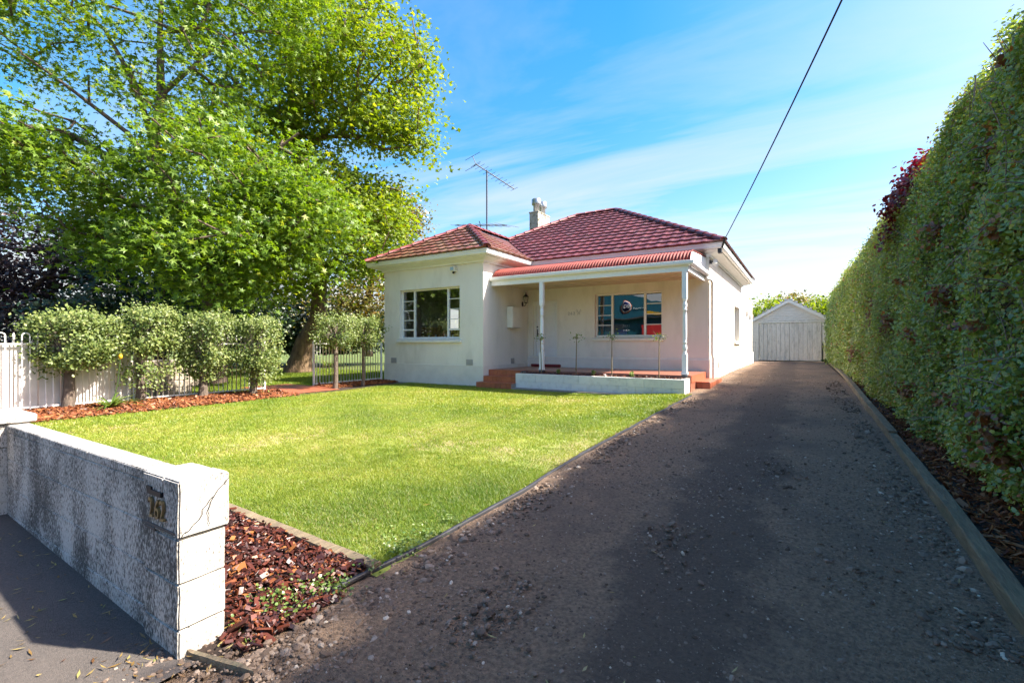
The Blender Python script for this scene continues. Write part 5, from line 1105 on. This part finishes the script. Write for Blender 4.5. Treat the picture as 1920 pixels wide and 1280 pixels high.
for i in range(len(ys) - 1):
    for j in range(k_): j2 = (j + 1) % k_; fs_.append((i * k_ + j, i * k_ + j2, (i + 1) * k_ + j2, (i + 1) * k_ + j))
fs_ += [tuple(range(k_)), tuple((len(ys) - 1) * k_ + j for j in range(k_))]
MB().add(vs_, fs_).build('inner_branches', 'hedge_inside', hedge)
def hedge_leaves(n, y0, y1, size, tmpl, name='foliage', m='hedge_leaf', holes=True, patch=None, per=22):
    """leaves in sprays: each spray sits at its own depth on the face or the top of the hedge"""
    k = n // per; y = rng.uniform(y0, y1, k); t_ = HT(y); face = rng.random(k) < .84
    z = np.where(face, .30 + (t_ - .30) * rng.random(k), t_ + rng.normal(0, .03, k)); dpt = np.abs(rng.normal(0, .055, k))
    x = np.where(face, hx(y, z) + dpt, 1.62 + rng.random(k) * 1.0); z = np.where(face, z, z + .1 * np.sin(y * 3 + x * 5) - .25 * np.clip(1.75 - x, 0, 1))
    if holes and not patch:
        h = np.sin(y * 3.1 + 1.7 * np.sin(z * 2.3)) * np.sin(z * 3.7 + 1.9 * np.sin(y * 1.7)) + .5 * np.sin(y * 9 + z * 7) * np.sin(z * 11 - y * 4)
        kk = (h < .5) | (rng.random(k) < .35) | ~face; x, y, z, face, dpt = x[kk], y[kk], z[kk], face[kk], dpt[kk]
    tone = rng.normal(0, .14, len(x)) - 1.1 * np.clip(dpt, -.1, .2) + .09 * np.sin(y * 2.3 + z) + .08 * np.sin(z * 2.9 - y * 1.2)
    sp = size * 1.25 + .012; P_ = np.repeat(np.stack([x, y, z], 1), per, 0); P_ = P_ + rng.normal(0, 1, P_.shape) * [sp * .7, sp, sp * .9]; face = np.repeat(face, per); tone = np.repeat(tone, per)
    if patch: kk = (((P_[:, 1] - patch[0]) / patch[2]) ** 2 + ((P_[:, 2] - patch[1]) / patch[3]) ** 2 < rng.uniform(.3, 1.2, len(P_))); P_, face, tone = P_[kk] - [.07, 0, 0], face[kk], tone[kk]
    n = len(P_); up = np.where(face[:, None], np.array([[-.7, -.1, .6]]), np.array([[-.1, 0, 1.]]))
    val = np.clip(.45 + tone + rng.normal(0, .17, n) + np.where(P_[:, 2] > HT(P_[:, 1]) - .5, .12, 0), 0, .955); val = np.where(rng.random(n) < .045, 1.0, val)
    v, f, c = scatter(*tmpl, P_, rot_rand(n, up, .6), size * rng.uniform(.6, 1.3, n), val); place(name, np_mesh(name, v, f, m, c), hedge)
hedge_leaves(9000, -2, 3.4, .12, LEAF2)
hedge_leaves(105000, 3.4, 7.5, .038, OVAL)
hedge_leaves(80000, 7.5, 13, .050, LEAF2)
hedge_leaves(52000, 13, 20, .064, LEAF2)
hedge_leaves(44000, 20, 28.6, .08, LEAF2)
hedge_leaves(26000, 8.2, 11.0, .085, OVAL, 'red_creeper', 'hedge_red_leaf', patch=(9.5, 4.0, .65, .55))
hedge_leaves(9000, 8.2, 10.6, .075, OVAL, 'red_creeper', 'hedge_red_leaf', patch=(9.9, 3.35, .28, .5))
for (y, z, a, b) in ((5.1, 3.0, .12, .14), (4.6, 2.2, .10, .08), (4.5, .75, .14, .22), (6.3, 1.9, .12, .12), (7.4, 1.5, .16, .10), (9.8, 1.7, .15, .2), (5.2, 1.55, .1, .06), (6.8, 2.6, .12, .16), (8.6, 2.3, .14, .1), (11.5, 2.0, .2, .3), (5.6, .9, .12, .1), (14, 1.2, .3, .3), (7.9, .8, .2, .12), (4.9, 3.5, .1, .1)):
    hedge_leaves(14000, y - .5, y + .5, .055, OVAL, 'dead_leaves', 'hedge_brown_leaf', patch=(y, z, a, b))
mb = MB()
for k_ in range(1500):
    y = 3.6 + 9 * random.random() ** 1.6; z = random.uniform(.5, 3.75); x = float(hx(y, z)) + random.uniform(.0, .2); L_ = random.uniform(.15, .45)
    d = V3((random.gauss(-.1, .2), random.gauss(0, .6), random.gauss(.5, .6))).normalized(); p = V3((x, y, z)); r_ = random.uniform(.0025, .006)
    mb.tube([p, p + d * L_ * .5 + V3((0, 0, .03)), p + d * L_], [r_, r_ * .8, r_ * .4], 4, cap=False)
for k_ in range(16):
    y = 3.9 + 3.5 * random.random(); z0 = random.uniform(1.2, 2.6); p = V3((float(hx(y, z0)) + .12, y, z0)); mb.tube([p, p + V3((.03, random.uniform(-.2, .2), .7)), p + V3((.1, random.uniform(-.4, .4), 1.5))], [.016, .013, .007], 5, cap=False)
tag(mb.build('twigs', 'twig', hedge, fix=False), kind='stuff')
strap_plant(1.0, 27.2, 26, .7, 'yellow green strap leaf clump at the far foot of the hedge')
